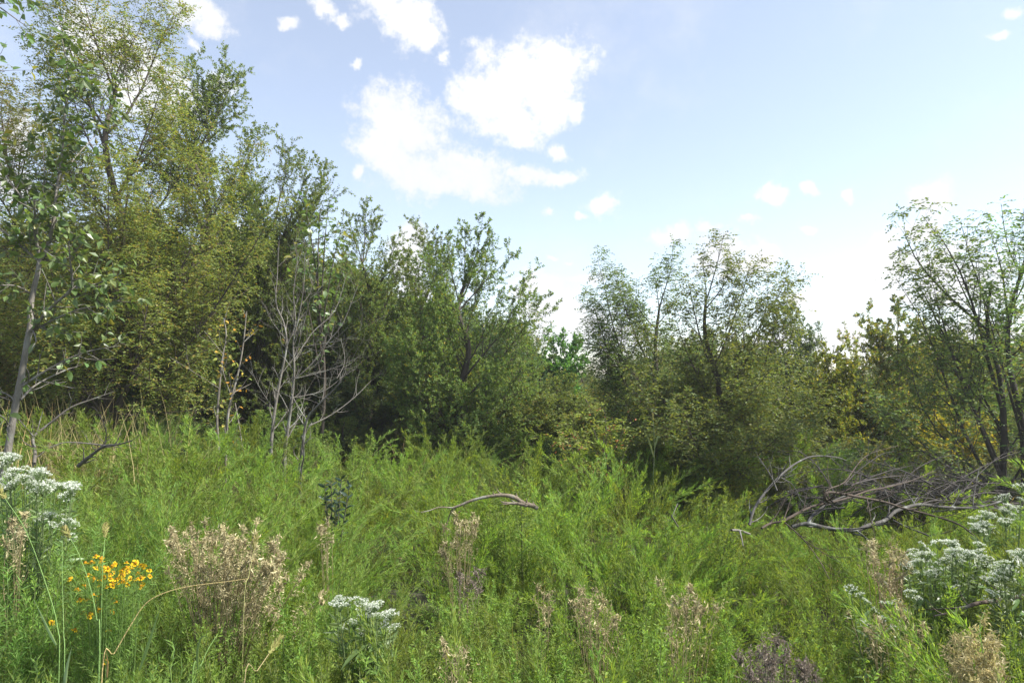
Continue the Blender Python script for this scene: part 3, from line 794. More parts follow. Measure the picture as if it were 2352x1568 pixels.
# ------------------------------------------------------------------ fallen wood on the right and the bent log
r8 = (1500, 1000, 2.613); r7 = (700, 1000, 2.613)
bare('fallen_branch', 'thick lichen-grey fallen limb of the brush pile', 'branch',
     [[(930, 610, 0), (1030, 592, 0), (1150, 622, 0), (1320, 632, .05), (1400, 602, .1), (1500, 572, .2), (1560, 520, .3), (1640, 490, .4), (1720, 475, .5), (1850, 490, .6), (2000, 495, .7), (2130, 480, .8), (2250, 440, .9)],
      [(1030, 592, 0), (1060, 540, .1), (1150, 470, .2), (1260, 420, .3)], [(1325, 632, .05), (1430, 715, -.2)], [(1550, 572, .2), (1650, 620, .1), (1780, 672, 0), (2000, 790, -.2), (2220, 890, -.3)],
      [(1790, 520, .6), (2000, 500, .7), (2210, 500, .6)]],
     [[.012, .014, .013, .012, .010, .007], [.012, .006], [.006, .003], [.007, .003], [.005, .002]], Y=4.5, rr=r8, lv=((1.0, .35), (1.6, .14)), col=(.075, .070, .064), ground_it=False, sides=9)
bare('fallen_branch', 'long brown hooked branch arching across the brush pile', 'branch',
     [[(745, 620, -.1), (800, 590, 0), (880, 575, 0), (980, 520, .1), (1080, 480, .2), (1170, 462, .25), (1290, 430, .4), (1400, 390, .6), (1520, 368, .8), (1660, 330, 1.0), (1800, 270, 1.2)],
      [(1160, 462, .2), (1130, 432, .15), (1150, 402, .15), (1230, 408, .2), (1340, 430, .25), (1500, 460, .3), (1620, 500, .3), (1780, 540, .25), (1960, 600, .1), (2100, 715, 0), (2215, 805, -.1)],
      [(880, 580, 0), (950, 640, -.1), (1020, 710, -.2), (1100, 820, -.35), (1160, 930, -.5)], [(1020, 700, -.2), (1120, 770, -.3), (1230, 830, -.4)], [(1390, 440, .2), (1410, 540, .1), (1440, 690, 0)],
      [(1180, 462, .2), (1140, 390, .3), (1250, 340, .5), (1340, 220, .8), (1420, 160, 1), (1580, 115, 1.2)]],
     [[.007, .009, .007, .003], [.011, .009, .007, .003], [.005, .002], [.003, .0015], [.004, .002], [.006, .002]], Y=4.4, rr=r8, lv=((1.0, .3), (1.5, .13)), col=(.075, .058, .046), ground_it=False, sides=8, mat=M_BARK)
bare('fallen_branch', 'pale grey branch slanting up out of the weeds left of the brush pile', 'branch',
     [[(670, 600), (700, 500), (760, 410), (830, 330), (880, 280), (960, 220), (1060, 180), (1200, 186), (1260, 205)], [(860, 310), (930, 350), (970, 420), (985, 480)], [(840, 390), (800, 300), (730, 190)], [(880, 270), (910, 200)]],
     [[.011, .009, .004], [.005, .002], [.006, .003], [.004, .002]], Y=5.4, rr=r8, lv=((1.4, .25), (1.2, .1)), col=(.115, .108, .10), ground_it=False)
bare('fallen_branch', 'short white broken branch stub in the weeds before the brush pile', 'branch', [[(560, 632), (610, 634), (672, 655)], [(610, 636), (622, 680), (632, 730)]],
     [[.008, .007], [.006, .003]], Y=4.3, rr=r8, lv=(), col=(.16, .15, .135), ground_it=False)
bare('fallen_branch', 'dark branch entering low from the right edge under the white flowers', 'branch',
     [[(2500, 1010, .3), (2352, 1035, .2), (2200, 1060, .1), (2060, 1080, 0), (1930, 1130, 0), (1800, 1155, 0)], [(2060, 1090, 0), (1900, 1110, 0), (1700, 1120, .2)]],
     [[.012, .011, .008, .003], [.004, .002]], Y=3.1, rr=r8, lv=((.8, .15),), col=(.10, .075, .062), ground_it=False)
bare('fallen_branch', 'grey stick poking up diagonally beside the white branch stub', 'branch', [[(190, 540), (250, 640), (320, 760)], [(230, 470), (200, 540)]],
     [[.005, .003], [.003, .0015]], Y=4.6, rr=r8, lv=((2.5, .12),), col=(.14, .13, .12), ground_it=False, mat=M_BARK)
lines, rads = [], []
for k in range(84):
    x0 = rng.uniform(1120, 2150); y0 = rng.uniform(330, 520); a = rng.choice([-2.75, -.4]) + rng.normal() * .35; Lp = rng.uniform(200, 560); bend = rng.uniform(-.5, .5) + (.7 if a > -1.5 else -.7)
    d0 = rng.uniform(-.3, 1.3); l = []
    for i in range(6):
        l.append((x0, y0, d0 + i * .06)); x0 += math.cos(a) * Lp / 5; y0 += math.sin(a) * Lp / 5; a += bend / 5
        y0 = max(y0, 150)
    lines.append(l); rads.append([rng.uniform(.005, .009), .002])
bare('brush_pile', 'tangle of fine grey dead twigs heaped behind the fallen limbs', 'brush pile', lines, rads, Y=6.0, rr=r8, lv=((1.5, .30), (1.5, .15)), col=(.075, .066, .062), ground_it=False, up=-.05, mat=M_BARK)
# low dead tangle under the olive locust
lines, rads = [], []
for k in range(26):
    x0 = rng.uniform(1040, 1420) ; y0 = rng.uniform(1480, 1560); a = rng.uniform(-2.3, -.8); Lp = rng.uniform(120, 330); l = []
    for i in range(5):
        l.append((x0, y0)); x0 += math.cos(a) * Lp / 4; y0 += math.sin(a) * Lp / 4; a += rng.normal() * .25
    lines.append(l); rads.append([.006, .002])
bare('brush_pile', 'low tangle of dead twigs under the full olive locust tree', 'brush pile', lines, rads, Y=8.4, rr=(1200, 480, 2.45), lv=((2, .25), (1.5, .12)), col=(.09, .08, .072), ground_it=False, mat=M_BARK)

lr = bare('fallen_branch', 'bent bleached dead branch with broken butt lying on the weeds', 'branch',
          [[(1462, 500), (1440, 485), (1400, 474), (1360, 458), (1330, 435), (1280, 420), (1220, 418), (1150, 428), (1060, 450), (1000, 475), (945, 495)], [(1400, 486, -.02), (1350, 470, -.02), (1300, 468, -.03), (1240, 460, -.03)],
           [(945, 495), (860, 492), (800, 512), (750, 522)], [(950, 492), (925, 540), (905, 600)], [(1300, 468, -.03), (1270, 472, -.05), (1245, 472, -.06)]],
          [[.014, .016, .015, .013, .011, .009, .007], [.010, .011, .004], [.005, .002], [.005, .003], [.005, .002]], Y=4.6, rr=r7, lv=((.6, .07),), col=(.17, .14, .105), ground_it=False, dj=.2, sides=10)


# ------------------------------------------------------------------ weeds
def weed_parts(kind, s=1.0):
    st, lf = Geo(), Geo()
    if kind in ('feather', 'feather_far'):
        far = kind == 'feather_far'
        n = rng.integers(15, 20) if far else rng.integers(12, 16); a = rng.uniform(0, 6.28, n); q0 = np.sqrt(rng.random(n))
        H = rng.uniform(.72, 1.15, n); lean = (.05 + .70 * q0) * rng.uniform(.6, 1.15, n)
        b = np.stack([np.cos(a), np.sin(a), 0 * a], 1); z = np.array([0, 0, 1.])
        p0 = b * (q0 * .10)[:, None] - z * .05; wind = np.array([.06, 0, 0])
        P = np.stack([p0, p0 + (z + b * lean[:, None] * .35) * (H * .4)[:, None], p0 + (z * .98 + b * lean[:, None] * .85 + wind) * (H * .74)[:, None], p0 + (z * (1.0 - .25 * lean[:, None] ** 1.5) + b * lean[:, None] * 1.2 + wind * 2) * H[:, None]], 1)
        s0 = Br(P, .0034, .0010)
        k1 = kids(s0, 20 if far else 24, .34, .97, R(22), .20, up=.12, ratio=.5, taper=.7, jit=.04)
        tubes(st, s0, 6, 3, (.17, .19, .06)); ribbons(st, k1, .0016, 2, (.18, .23, .06))
        for q, m in ((k1, 11 if far else 13), (s0, 34 if far else 50)):
            p, d, nn = leaf_spots(q, m, .06 if q is k1 else .34, 1.0, R(22), .2)
            L = rng.uniform(.7, 1.3, len(p)) * (.041 if far else .028); kites(lf, p, d, nn, L, L * (.17 if far else .15), pick(WEED, len(p), .15), 0, .4)
    elif kind == 'bushy':
        n = rng.integers(8, 13); a = rng.uniform(0, 6.28, n); H = rng.uniform(.6, .95, n); lean = rng.uniform(.03, .38, n)
        b = np.stack([np.cos(a), np.sin(a), 0 * a], 1); z = np.array([0, 0, 1.]); p0 = b * .06 - z * .05
        P = np.stack([p0, p0 + (z + b * lean[:, None] * .3) * (H * .35)[:, None], p0 + (z + b * lean[:, None] * .7) * (H * .7)[:, None] + rng.normal(size=(n, 3)) * .02, p0 + (z + b * lean[:, None] * .9) * H[:, None]], 1)
        s0 = Br(P, .0042, .0014); k1 = kids(s0, 13, .3, 1.0, R(33), .19, up=.6, ratio=.5, taper=.55)
        tubes(st, s0, 5, 4, (.14, .17, .06)); ribbons(st, k1, .002, 3, (.15, .22, .06))
        for q, m in ((k1, 20), (s0, 36)):
            p, d, nn = leaf_spots(q, m, .1 if q is k1 else .3, 1.0, R(52), .7)
            L = rng.uniform(.6, 1.35, len(p)) * .021; kites(lf, p, d, nn, L, L * .34, pick(WEEDG, len(p), .2), 0, .5, .1)
    elif kind == 'needle':
        n = rng.integers(9, 14); a = rng.uniform(0, 6.28, n); H = rng.uniform(.6, .9, n); lean = rng.uniform(.05, .5, n)
        b = np.stack([np.cos(a), np.sin(a), 0 * a], 1); z = np.array([0, 0, 1.]); p0 = b * .06 - z * .05
        P = np.stack([p0, p0 + (z + b * lean[:, None] * .3) * (H * .35)[:, None], p0 + (z + b * lean[:, None] * .8) * (H * .7)[:, None], p0 + (z + b * lean[:, None] * 1.2) * H[:, None]], 1)
        s0 = Br(P, .0035, .001); k1 = kids(s0, 14, .3, 1.0, R(38), .20, up=.5, ratio=.5, taper=.5)
        tubes(st, s0, 5, 4, (.13, .17, .06)); ribbons(st, k1, .0016, 3, (.13, .21, .07))
        for q, m in ((k1, 22), (s0, 30)):
            p, d, nn = leaf_spots(q, m, .1, 1.0, R(50), .4)
            L = rng.uniform(.6, 1.3, len(p)) * .034; kites(lf, p, d, nn, L, L * .085 + .0008, pick(WEEDB, len(p), .2), 0, .4)
    return st, lf


WP = {}
for kind, nv in (('feather', 6), ('feather_far', 6), ('bushy', 6), ('needle', 4)):
    WP[kind] = []
    for _ in range(nv):
        st, lf = weed_parts(kind)
        WP[kind].append((st.mesh('stem', M_STEM), lf.mesh('foliage', M_WEED)))

# featured plants keep their sight line: (left, right, row, distance)
CLEAR = [(830, 1720, 1295, 4.45), (-20, 190, 1225, 3.3), (165, 350, 1490, 2.9), (340, 690, 1400, 2.9), (750, 925, 1500, 2.5), (970, 1250, 1290, 4.7), (2050, 2400, 1390, 3.4), (1740, 2400, 1200, 6.1), (1560, 1760, 1075, 8.2), (20, 330, 1075, 5.9), (660, 720, 1120, 6.5), (1920, 2110, 1480, 2.9),
         (1690, 2352, 1230, 4.6), (1230, 1430, 1450, 2.9), (1520, 1660, 1520, 2.6), (2180, 2300, 1600, 2.2), (1670, 1830, 1600, 2.2), (1500, 1720, 1230, 4.4), (730, 820, 1190, 4.6), (715, 805, 1260, 3.7), (1990, 2060, 1370, 3.2), (1020, 1110, 1380, 3.8)]


# dark hollows under the arching plants: left, right, row of the opening, near and far end
HOLES = [(840, 1040, 1255, 4.4, 5.6), (1180, 1330, 1315, 3.8, 4.9), (1600, 1740, 1380, 3.3, 4.6), (1760, 1900, 1315, 3.9, 5.2), (540, 660, 1210, 5.0, 6.6), (1400, 1520, 1185, 5.3, 7.0)]


def in_hole(x, y):
    px = 1176 + x / y * FPX
    return any(a - 14 < px < b + 14 and y0 < y < y1 for a, b, _, y0, y1 in HOLES)


def height_cap(x, y, w=.22):
    """tallest plant that leaves the featured plants behind it in view"""
    px = 1176 + x / y * FPX; m = w / y * FPX; cap = 9.0
    for (a, b, row, dist) in CLEAR + [(h[0] + 20, h[1] - 20, h[2] + 10, h[3]) for h in HOLES]:
        if y < dist and a - m < px < b + m:
            cap = min(cap, CAM_H - (row - 860) / FPX * y - float(gz(x, y)))
    return cap


NWLAB = {'feather': ('feathery_weed', 'yellow-green feathery weed with arching stems', 'feathery weeds of the near field'),
         'bushy': ('leafy_weed', 'bright green small-leaved weed with upright stems', 'leafy weeds of the near field'),
         'needle': ('needle_leaved_weed', 'soft green needle-leaved weed', 'needle-leaved weeds of the near corner')}
def zone(px):
    return ('in the near left corner', 'around the golden flowers', 'around the large dry weed', 'around the bottom-middle white flowers', 'below the bent branch', 'around the drooping tan clump',
            'left of the dark withered weed', 'around the dark withered weed', 'below the white flowers at the edge')[int(np.searchsorted([140, 350, 690, 980, 1230, 1450, 1670, 1900], px))]


near = []
for k in range(1500):
    y = 1.55 + 3.6 * rng.random() ** .8; x = rng.uniform(-1, 1) * (y * .80 + .35)
    if any((x - a) ** 2 + (y - b) ** 2 < (.215) ** 2 for a, b, *_ in near): continue
    px = 1176 + x / y * FPX
    if in_hole(x, y): continue
    hollow = (3.75 < y < 4.35) and 820 < px < 1750
    cap = height_cap(x, y)
    h = rng.uniform(.78, 1.12)
    if hollow:
        if rng.random() < .85: continue
        h *= .5
    kind = 'bushy'
    if px < 380 and rng.random() < .8: kind = 'needle'
    elif y > 3.3: kind = 'feather' if rng.random() < .75 else 'bushy'
    elif px < 1000 and rng.random() < .5: kind = 'needle' if rng.random() < .5 else 'feather'
    elif rng.random() < .15: kind = 'feather'
    if cap < h * 1.08: h = cap / (1.0 if kind == 'feather' else .95)
    if h < .28: continue
    near.append((x, y, kind, h))
protoW = {}
for (x, y, kind, h) in near:
    nm, lab, grp = NWLAB[kind]; v = WP[kind][rng.integers(len(WP[kind]))]
    t = thing(nm, lab + ' ' + zone(1176 + x / y * FPX), 'weed', (x, y, float(gz(x, y))), grp, rng.uniform(0, 6.28), 1)
    w = max(.75, h) * rng.uniform(.9, 1.1); t.scale = (w, w, h)
    s_, f_ = part('stem', v[0], t), part('foliage', v[1], t)
    protoW.setdefault((kind, v[0].name), (s_, f_))


def scatter(name, label, cat, protos_, pts):
    """one uncountable mass: copies of a few plants set out on points by geometry nodes; pts = x, y, z, yaw, sxy, sz, variant"""
    me = bpy.data.meshes.new(name); n = len(pts); pts = np.asarray(pts, float)
    me.vertices.add(n); me.vertices.foreach_set('co', pts[:, :3].astype(np.float32).ravel())
    for nm, ty, key, arr in (('rot', 'FLOAT_VECTOR', 'vector', np.stack([rng.normal(size=n) * .06, rng.normal(size=n) * .06, pts[:, 3]], 1)),
                             ('scl', 'FLOAT_VECTOR', 'vector', np.stack([pts[:, 4], pts[:, 4], pts[:, 5]], 1)), ('pick', 'INT', 'value', pts[:, 6].astype(np.int32))):
        a = me.attributes.new(nm, ty, 'POINT'); a.data.foreach_set(key, arr.astype(np.int32 if ty == 'INT' else np.float32).ravel())
    o = prop(part(name, me), label, cat, None, 'stuff')
    ng = bpy.data.node_groups.new(name, 'GeometryNodeTree'); g = Nodes(ng)
    ng.interface.new_socket('Geometry', in_out='INPUT', socket_type='NodeSocketGeometry'); ng.interface.new_socket('Geometry', in_out='OUTPUT', socket_type='NodeSocketGeometry')
    gi, go = g.n('NodeGroupInput'), g.n('NodeGroupOutput')
    ip = g.n('GeometryNodeInstanceOnPoints'); g.link(gi.outputs[0], ip.inputs['Points']); ip.inputs['Pick Instance'].default_value = True
    jall = g.n('GeometryNodeJoinGeometry')
    for pr in reversed(protos_):
        j = g.n('GeometryNodeJoinGeometry')
        for ob in pr:
            oi = g.n('GeometryNodeObjectInfo'); oi.transform_space = 'ORIGINAL'; oi.inputs['Object'].default_value = ob; g.link(oi.outputs['Geometry'], j.inputs[0])
        gt = g.n('GeometryNodeGeometryToInstance'); g.link(j.outputs[0], gt.inputs[0]); g.link(gt.outputs[0], jall.inputs[0])
    g.link(jall.outputs[0], ip.inputs['Instance'])
    for nm, ty, sock in (('rot', 'FLOAT_VECTOR', 'Rotation'), ('scl', 'FLOAT_VECTOR', 'Scale'), ('pick', 'INT', 'Instance Index')):
        na = g.n('GeometryNodeInputNamedAttribute', data_type=ty); na.inputs[0].default_value = nm; src = na.outputs[0]
        if sock == 'Rotation':
            er = g.n('FunctionNodeEulerToRotation'); g.link(src, er.inputs[0]); src = er.outputs[0]
        g.link(src, ip.inputs[sock])
    g.link(ip.outputs[0], go.inputs[0])
    md = o.modifiers.new('plants', 'NODES'); md.node_group = ng
    return o


# one far-detail weed of each variant stands in the field itself and lends its mesh to the mass behind
far_protos = []
for i, v in enumerate(WP['feather_far']):
    px = 400 + i * 215; y = 5.6 + .25 * (i % 3); x = X_at(px, y)
    t = thing('feathery_weed', 'yellow-green feathery weed with arching stems in the middle field', 'weed', (x, y, float(gz(x, y))), 'feathery weeds of the middle field', i * 1.1, .9)
    far_protos.append((part('stem', v[0], t), part('foliage', v[1], t)))
for kd, nk in (('bushy', 3), ('needle', 2)):
    far_protos += [v for (k_, _), v in protoW.items() if k_ == kd][:nk]
NV = len(far_protos)
pts, taken = [], []
def field(n, y0, y1, hlo, hhi, nv):
    for _ in range(n):
        y = math.sqrt(rng.uniform(y0 * y0, y1 * y1)); x = rng.uniform(-1, 1) * (y * .84 + .8)
        px = 1176 + x / y * FPX
        patch = .5 + .5 * math.sin(x * 2.3 + 2 * math.sin(y * 1.1)) * math.cos(y * 1.9 + x * .5)
        if (px > 1800 and y > 7.0) or in_hole(x, y): continue
        gap = .44 + .014 * y
        if any((x - a) ** 2 + (y - b) ** 2 < gap * gap for a, b in taken): continue
        taken.append((x, y))
        h = rng.uniform(hlo, hhi) * (.52 + .64 * patch) * (1.15 if rng.random() < .12 else 1); h = min(h, height_cap(x, y) / 1.0)
        if 600 < px < 1250 and y > 10: h *= .85
        if h < .2: continue
        w = max(h, .6) * rng.uniform(1.0, 1.4)
        pts.append((x, y, float(gz(x, y)), rng.uniform(0, 6.28), w, h, rng.integers(nv) if rng.random() < .74 else rng.integers(nv, NV)))
field(700, 4.45, 7.0, .6, 1.15, 6)
field(1500, 7.0, 12.8, .7, 1.2, 6)
scatter('feathery_undergrowth', 'mass of yellow-green feathery weeds covering the field up to the thicket', 'undergrowth', far_protos, pts)

# grass between everything
def grass_mesh(pal, n, hlo, hhi, wd, lean, root=.08):
    a = rng.uniform(0, 6.28, n); b = np.stack([np.cos(a), np.sin(a), 0 * a], 1); z = np.array([0, 0, 1.]); H = rng.uniform(hlo, hhi, n)[:, None]; l = rng.uniform(.05, lean, n)[:, None]
    p0 = b * rng.uniform(0, root, n)[:, None] - z * .02
    P = np.stack([p0, p0 + (z + b * l * .2) * H * .4, p0 + (z * .95 + b * l * .6) * H * .75, p0 + (z * np.maximum(1 - l * .35, .5) + b * l * 1.2) * H], 1)
    g = Geo(); ribbons(g, Br(P, .001, .001), rng.uniform(.6, 1.3, n) * wd, 4, pick(pal, n, .2)); return g
GREENGRASS = [(5, (.10, .145, .035)), (3, (.14, .16, .05)), (1.5, (.26, .21, .11))]
gp = []
for i in range(4):
    x, y = (-.9 + i * .7, 4.1 + .1 * i)
    o = prop(part('grass_tuft', grass_mesh(GREENGRASS, 80, .12, .4, .005, 1.6).mesh('grass_tuft', M_WEED)), 'green grass tuft in the hollow between the weeds', 'grass tuft', 'grass tufts in the hollow')
    o.location = (x, y, float(gz(x, y))); gp.append((o,))
pts = []
for _ in range(1500):
    y = math.sqrt(rng.uniform(1.4 ** 2, 14.5 ** 2)); x = rng.uniform(-1, 1) * (y * .84 + .8)
    if in_hole(x, y) and rng.random() < .8: continue
    pts.append((x, y, float(gz(x, y)), rng.uniform(0, 6.28), 1.1, rng.uniform(.7, 1.5), rng.integers(4)))
scatter('grass', 'short green and tan grass growing under the weeds', 'grass', gp, pts)

# straw-coloured tall grass beside the left sapling
sp_ = []
for i, (px, y) in enumerate(((150, 7.0), (230, 7.3), (110, 7.6))):
    x = X_at(px, y)
    o = prop(part('straw_tuft', grass_mesh(STRAW, 9, .6, 1.4, .005, .45, .3).mesh('straw_tuft', M_DRY)), 'tall straw-coloured dry grass tuft behind the left sapling', 'grass tuft', 'straw tufts by the sapling')
    o.location = (x, y, float(gz(x, y))); sp_.append((o,))
pts = []
for _ in range(80):
    y = rng.uniform(6.2, 9.2); px = np.clip(rng.normal(170, 130), -150, 520); x = X_at(px, y)
    pts.append((x, y, float(gz(x, y)), rng.uniform(0, 6.28), 1, rng.uniform(.6, 1.15), rng.integers(3)))
for _ in range(110):
    y = rng.uniform(6.5, 11.5); px = rng.uniform(300, 1700); x = X_at(px, y)
    pts.append((x, y, float(gz(x, y)), rng.uniform(0, 6.28), .9, rng.uniform(.3, .7), rng.integers(3)))
scatter('dry_grass', 'tall straw-coloured dry grass in front of the thicket', 'grass', sp_, pts)


# ------------------------------------------------------------------ white-flowered plants
def umbel(fresh):
    g = Geo(); n = 40; r = np.sqrt(rng.random(n)); a = rng.uniform(0, 6.28, n)
    p = np.stack([r * np.cos(a), r * np.sin(a), .32 * (1 - r * r) + rng.normal(size=n) * .06], 1)
    z0 = np.array([0, 0, -.75]); P = np.stack([np.broadcast_to(z0, (n, 3)), z0 + (p - z0) * [.25, .25, .5], z0 + (p - z0) * [.8, .8, .8], p], 1)
    tubes(g, Br(P, .018, .012), 2, 3, (.16, .24, .09), 0)
    m = 5; pp = np.repeat(p, m, 0) + rng.normal(size=(n * m, 3)) * [.05, .05, .03]
    d = nrm(rng.normal(size=(n * m, 3)) * [1, 1, .7] + [0, 0, .6]); nn = nrm(rng.normal(size=(n * m, 3)) + [0, 0, .5])
    kites(g, pp, d, nn, .13, .10, pick([(5, (.78, .80, .74)), (2, (.64, .70, .58)), (1 + 14 * (1 - fresh), (.44, .50, .34))], n * m, .06), 1, .55)
    return g.mesh('flower_head', [M_STEM, M_PETAL])


UMB = [umbel(f) for f in (1.0, 1.0, .93, .85, .72)]
LANCE = [leaf_mesh('leaf', .2, rng.uniform(.1, .5), .15, M_BROAD, [(1, (.12, .19, .062))], .04) for _ in range(3)]


def boneset(label, heads, Y, base_px, size=(.035, .06), dj=.2, nleaf=60, leafL=.085):
    bx = X_at(base_px, Y); base = np.array([bx, Y + .05, float(gz(bx, Y + .05))])
    t = thing('white_flowered_weed', label, 'flowering weed', base)
    st = Geo(); brs = []
    for (x, y) in heads:
        p = at(x, y, Y + rng.uniform(-dj, dj)); s = rng.uniform(*size) * .8
        o = part('flower_head', UMB[rng.integers(5)], t); o.location = p - base; o.scale = (s, s, s)
        o.rotation_euler = (rng.normal() * .25 - .1, rng.normal() * .25, rng.uniform(0, 6.28))
        e = p - base - [0, 0, s * .7]; b0 = np.array([e[0] * .25 + rng.normal() * .03, e[1] * .25 + rng.normal() * .03, -.05])
        brs.append([b0, b0 + [e[0] * .15, e[1] * .15, e[2] * .4], e * [.8, .8, .75], e])
    b = Br(brs, .0042, .0016); tubes(st, b, 7, 5, (.15, .20, .08)); part('stem', st.mesh('stem', M_STEM), t)
    p, d, nn = leaf_spots(b, nleaf / len(brs), .3, .93, R(62), .8, .25)
    for i in range(len(p)):
        put(part('leaf', LANCE[rng.integers(3)], t), p[i], d[i], nn[i], float(leafL * rng.uniform(.6, 1.2)))
    lf = Geo(); p, d, nn = leaf_spots(b, 26, .25, .95, R(55), .8, .1); L = rng.uniform(.03, .07, len(p))
    kites(lf, p, d, nn, L, L * .2, pick([(1, (.12, .19, .06)), (1, (.15, .21, .07))], len(p)), 0, .4, .1); part('foliage', lf.mesh('foliage', M_BROAD), t)
    return t


def blob(cx, cy, rx, ry, n):
    o = []
    while len(o) < n:
        a, b = rng.uniform(-1, 1, 2)
        if a * a + b * b < 1: o.append((cx + a * rx, cy + b * ry))
    return o


boneset('bushy weed crowned with white flower clusters at the foot of the sapling',
        blob(70, 1105, 75, 30, 26) + blob(120, 1120, 55, 25, 14) + blob(20, 1060, 25, 14, 6) + [(8, 1044), (30, 1048)] + blob(130, 1195, 35, 28, 8) + [(165, 1120), (160, 1235), (60, 1220)], 3.3, 80, (.035, .055), nleaf=110)
boneset('single white-flowered weed with broad leaves near the bottom middle',
        blob(805, 1380, 40, 16, 6) + blob(870, 1400, 42, 28, 9) + blob(840, 1405, 40, 25, 6) + [(790, 1445), (830, 1450), (905, 1440), (815, 1430), (885, 1432)], 2.5, 850, (.026, .042), dj=.08, nleaf=40, leafL=.11)
boneset('tall white-flowered weed at the right edge beside the locust trunk',
        blob(2320, 1160, 35, 20, 6) + blob(2290, 1200, 60, 28, 12) + blob(2260, 1205, 30, 22, 6) + [(2345, 1120), (2375, 1130), (2385, 1180)], 4.0, 2310, (.035, .06), nleaf=60)
boneset('wide white-flowered weed under the fallen branches',
        blob(2150, 1275, 85, 35, 24) + blob(2220, 1290, 60, 35, 14) + blob(2110, 1310, 45, 22, 8) + blob(2200, 1350, 40, 22, 8) + [(2080, 1330), (2250, 1250)], 3.4, 2165, (.03, .055), nleaf=90)
boneset('white-flowered weed crowding the right edge over the dark branch',
        blob(2330, 1300, 45, 35, 14) + blob(2310, 1345, 50, 35, 12) + blob(2390, 1320, 40, 40, 8) + [(2280, 1370), (2300, 1390)], 3.1, 2340, (.03, .055), nleaf=70)
boneset('small white-flowered weed with scattered heads before the tan dry weed',
        [(1955, 1352), (1975, 1365), (1990, 1380), (2010, 1400), (2030, 1420), (2060, 1385), (2090, 1360), (2050, 1440), (1985, 1432), (2100, 1372), (2070, 1400), (2035, 1385)], 2.8, 2020, (.025, .04), dj=.1, nleaf=40)


# ------------------------------------------------------------------ yellow flowers
def daisy():
    g = Geo(); n = 9; a = np.linspace(0, 6.28, n, endpoint=False) + rng.normal(size=n) * .1
    d = nrm(np.stack([np.cos(a), np.sin(a), -.25 + rng.normal(size=n) * .15], 1)); p = d * .25
    kites(g, p, d, np.tile([0, 0, 1.], (n, 1)), .75, .52, pick([(2, (.78, .52, .014)), (1, (.72, .42, .012))], n, .1), 0, .75, .05)
    u = np.linspace(0, 6.28, 8, endpoint=False); V = []
    for k, (rr, zz) in enumerate(((.36, -.05), (.38, .18), (.22, .40), (.01, .46))): V += [[rr * math.cos(q), rr * math.sin(q), zz] for q in u]
    q = [[k * 8 + i, k * 8 + (i + 1) % 8, k * 8 + 8 + (i + 1) % 8, k * 8 + 8 + i] for k in range(3) for i in range(8)]
    g.add(V, q, (.48, .24, .012), 0, True); return g.mesh('flower', M_PETAL)


DAISY = [daisy() for _ in range(4)]
YB = np.array([X_at(255, 2.75), 2.75, 0]); YB[2] = float(gz(YB[0], YB[1]))
yw = thing('yellow_flowered_weed', 'fine-leaved weed scattered with small golden daisy-like flowers', 'flowering weed', YB)
spots = blob(225, 1300, 45, 28, 18) + blob(295, 1312, 50, 22, 18) + blob(240, 1335, 30, 20, 12) + blob(305, 1330, 25, 18, 8) + blob(205, 1390, 25, 30, 8) + \
    [(178, 1352), (160, 1328), (195, 1345), (230, 1365), (260, 1370), (190, 1405), (228, 1400), (172, 1445), (250, 1445), (260, 1405), (268, 1382), (330, 1300), (345, 1322), (325, 1345), (120, 1428), (245, 1520), (200, 1375)]
brs = []
for (x, y) in spots:
    p = at(x, y, 2.72 + rng.uniform(-.22, .08)) - YB; s = rng.uniform(.011, .0155)
    o = part('flower', DAISY[rng.integers(4)], yw); o.location = p; o.scale = (s, s, s); o.rotation_euler = (rng.normal() * .5 + .35, rng.normal() * .5, rng.uniform(0, 6))
    b0 = np.array([p[0] * .4 + rng.normal() * .03, p[1] * .4, -.04]); brs.append([b0, b0 + [0, 0, p[2] * .4], p * [.85, .85, .8], p])
b = Br(brs, .0022, .0009); g = Geo(); tubes(g, b, 6, 4, (.14, .22, .06)); part('stem', g.mesh('stem', M_STEM), yw)
g = Geo(); k1 = kids(b, 5, .25, .9, R(35), .12, up=.5, ratio=.6)
for q, m in ((b, 30), (k1, 10)):
    p, d, nn = leaf_spots(q, m, .2, .95, R(45), .4); kites(g, p, d, nn, .028, .0028, pick(WEEDB, len(p)), 0, .4)
part('foliage', g.mesh('foliage', M_WEED), yw)


# ------------------------------------------------------------------ dry weeds
def tuft(pal):
    g = Geo(); n = 26; p = rng.normal(size=(n, 3)) * [.4, .4, .5] * .7; d = nrm(rng.normal(size=(n, 3)) + [0, 0, -.3]); nn = nrm(rng.normal(size=(n, 3)))
    L = rng.uniform(.35, .95, n); kites(g, p, d, nn, L, L * rng.uniform(.12, .4, n), pick(pal, n, .2), 0, .4, .3)
    P = np.stack([np.tile([0, 0, -.9], (n, 1)), p * [.3, .3, 0] + [0, 0, -.5], p * .8, p], 1); tubes(g, Br(P, .02, .012), 2, 3, np.array(pal[0][1]) * .8); return g.mesh('seed_head', M_DRY)


TUFT = {'tan': [tuft(TAN) for _ in range(5)], 'grey': [tuft([(3, (.22, .18, .15)), (2, (.16, .13, .115)), (1, (.3, .26, .21))]) for _ in range(4)],
        'gold': [tuft([(4, (.52, .44, .22)), (2, (.44, .38, .18)), (1, (.3, .33, .12))]) for _ in range(4)]}


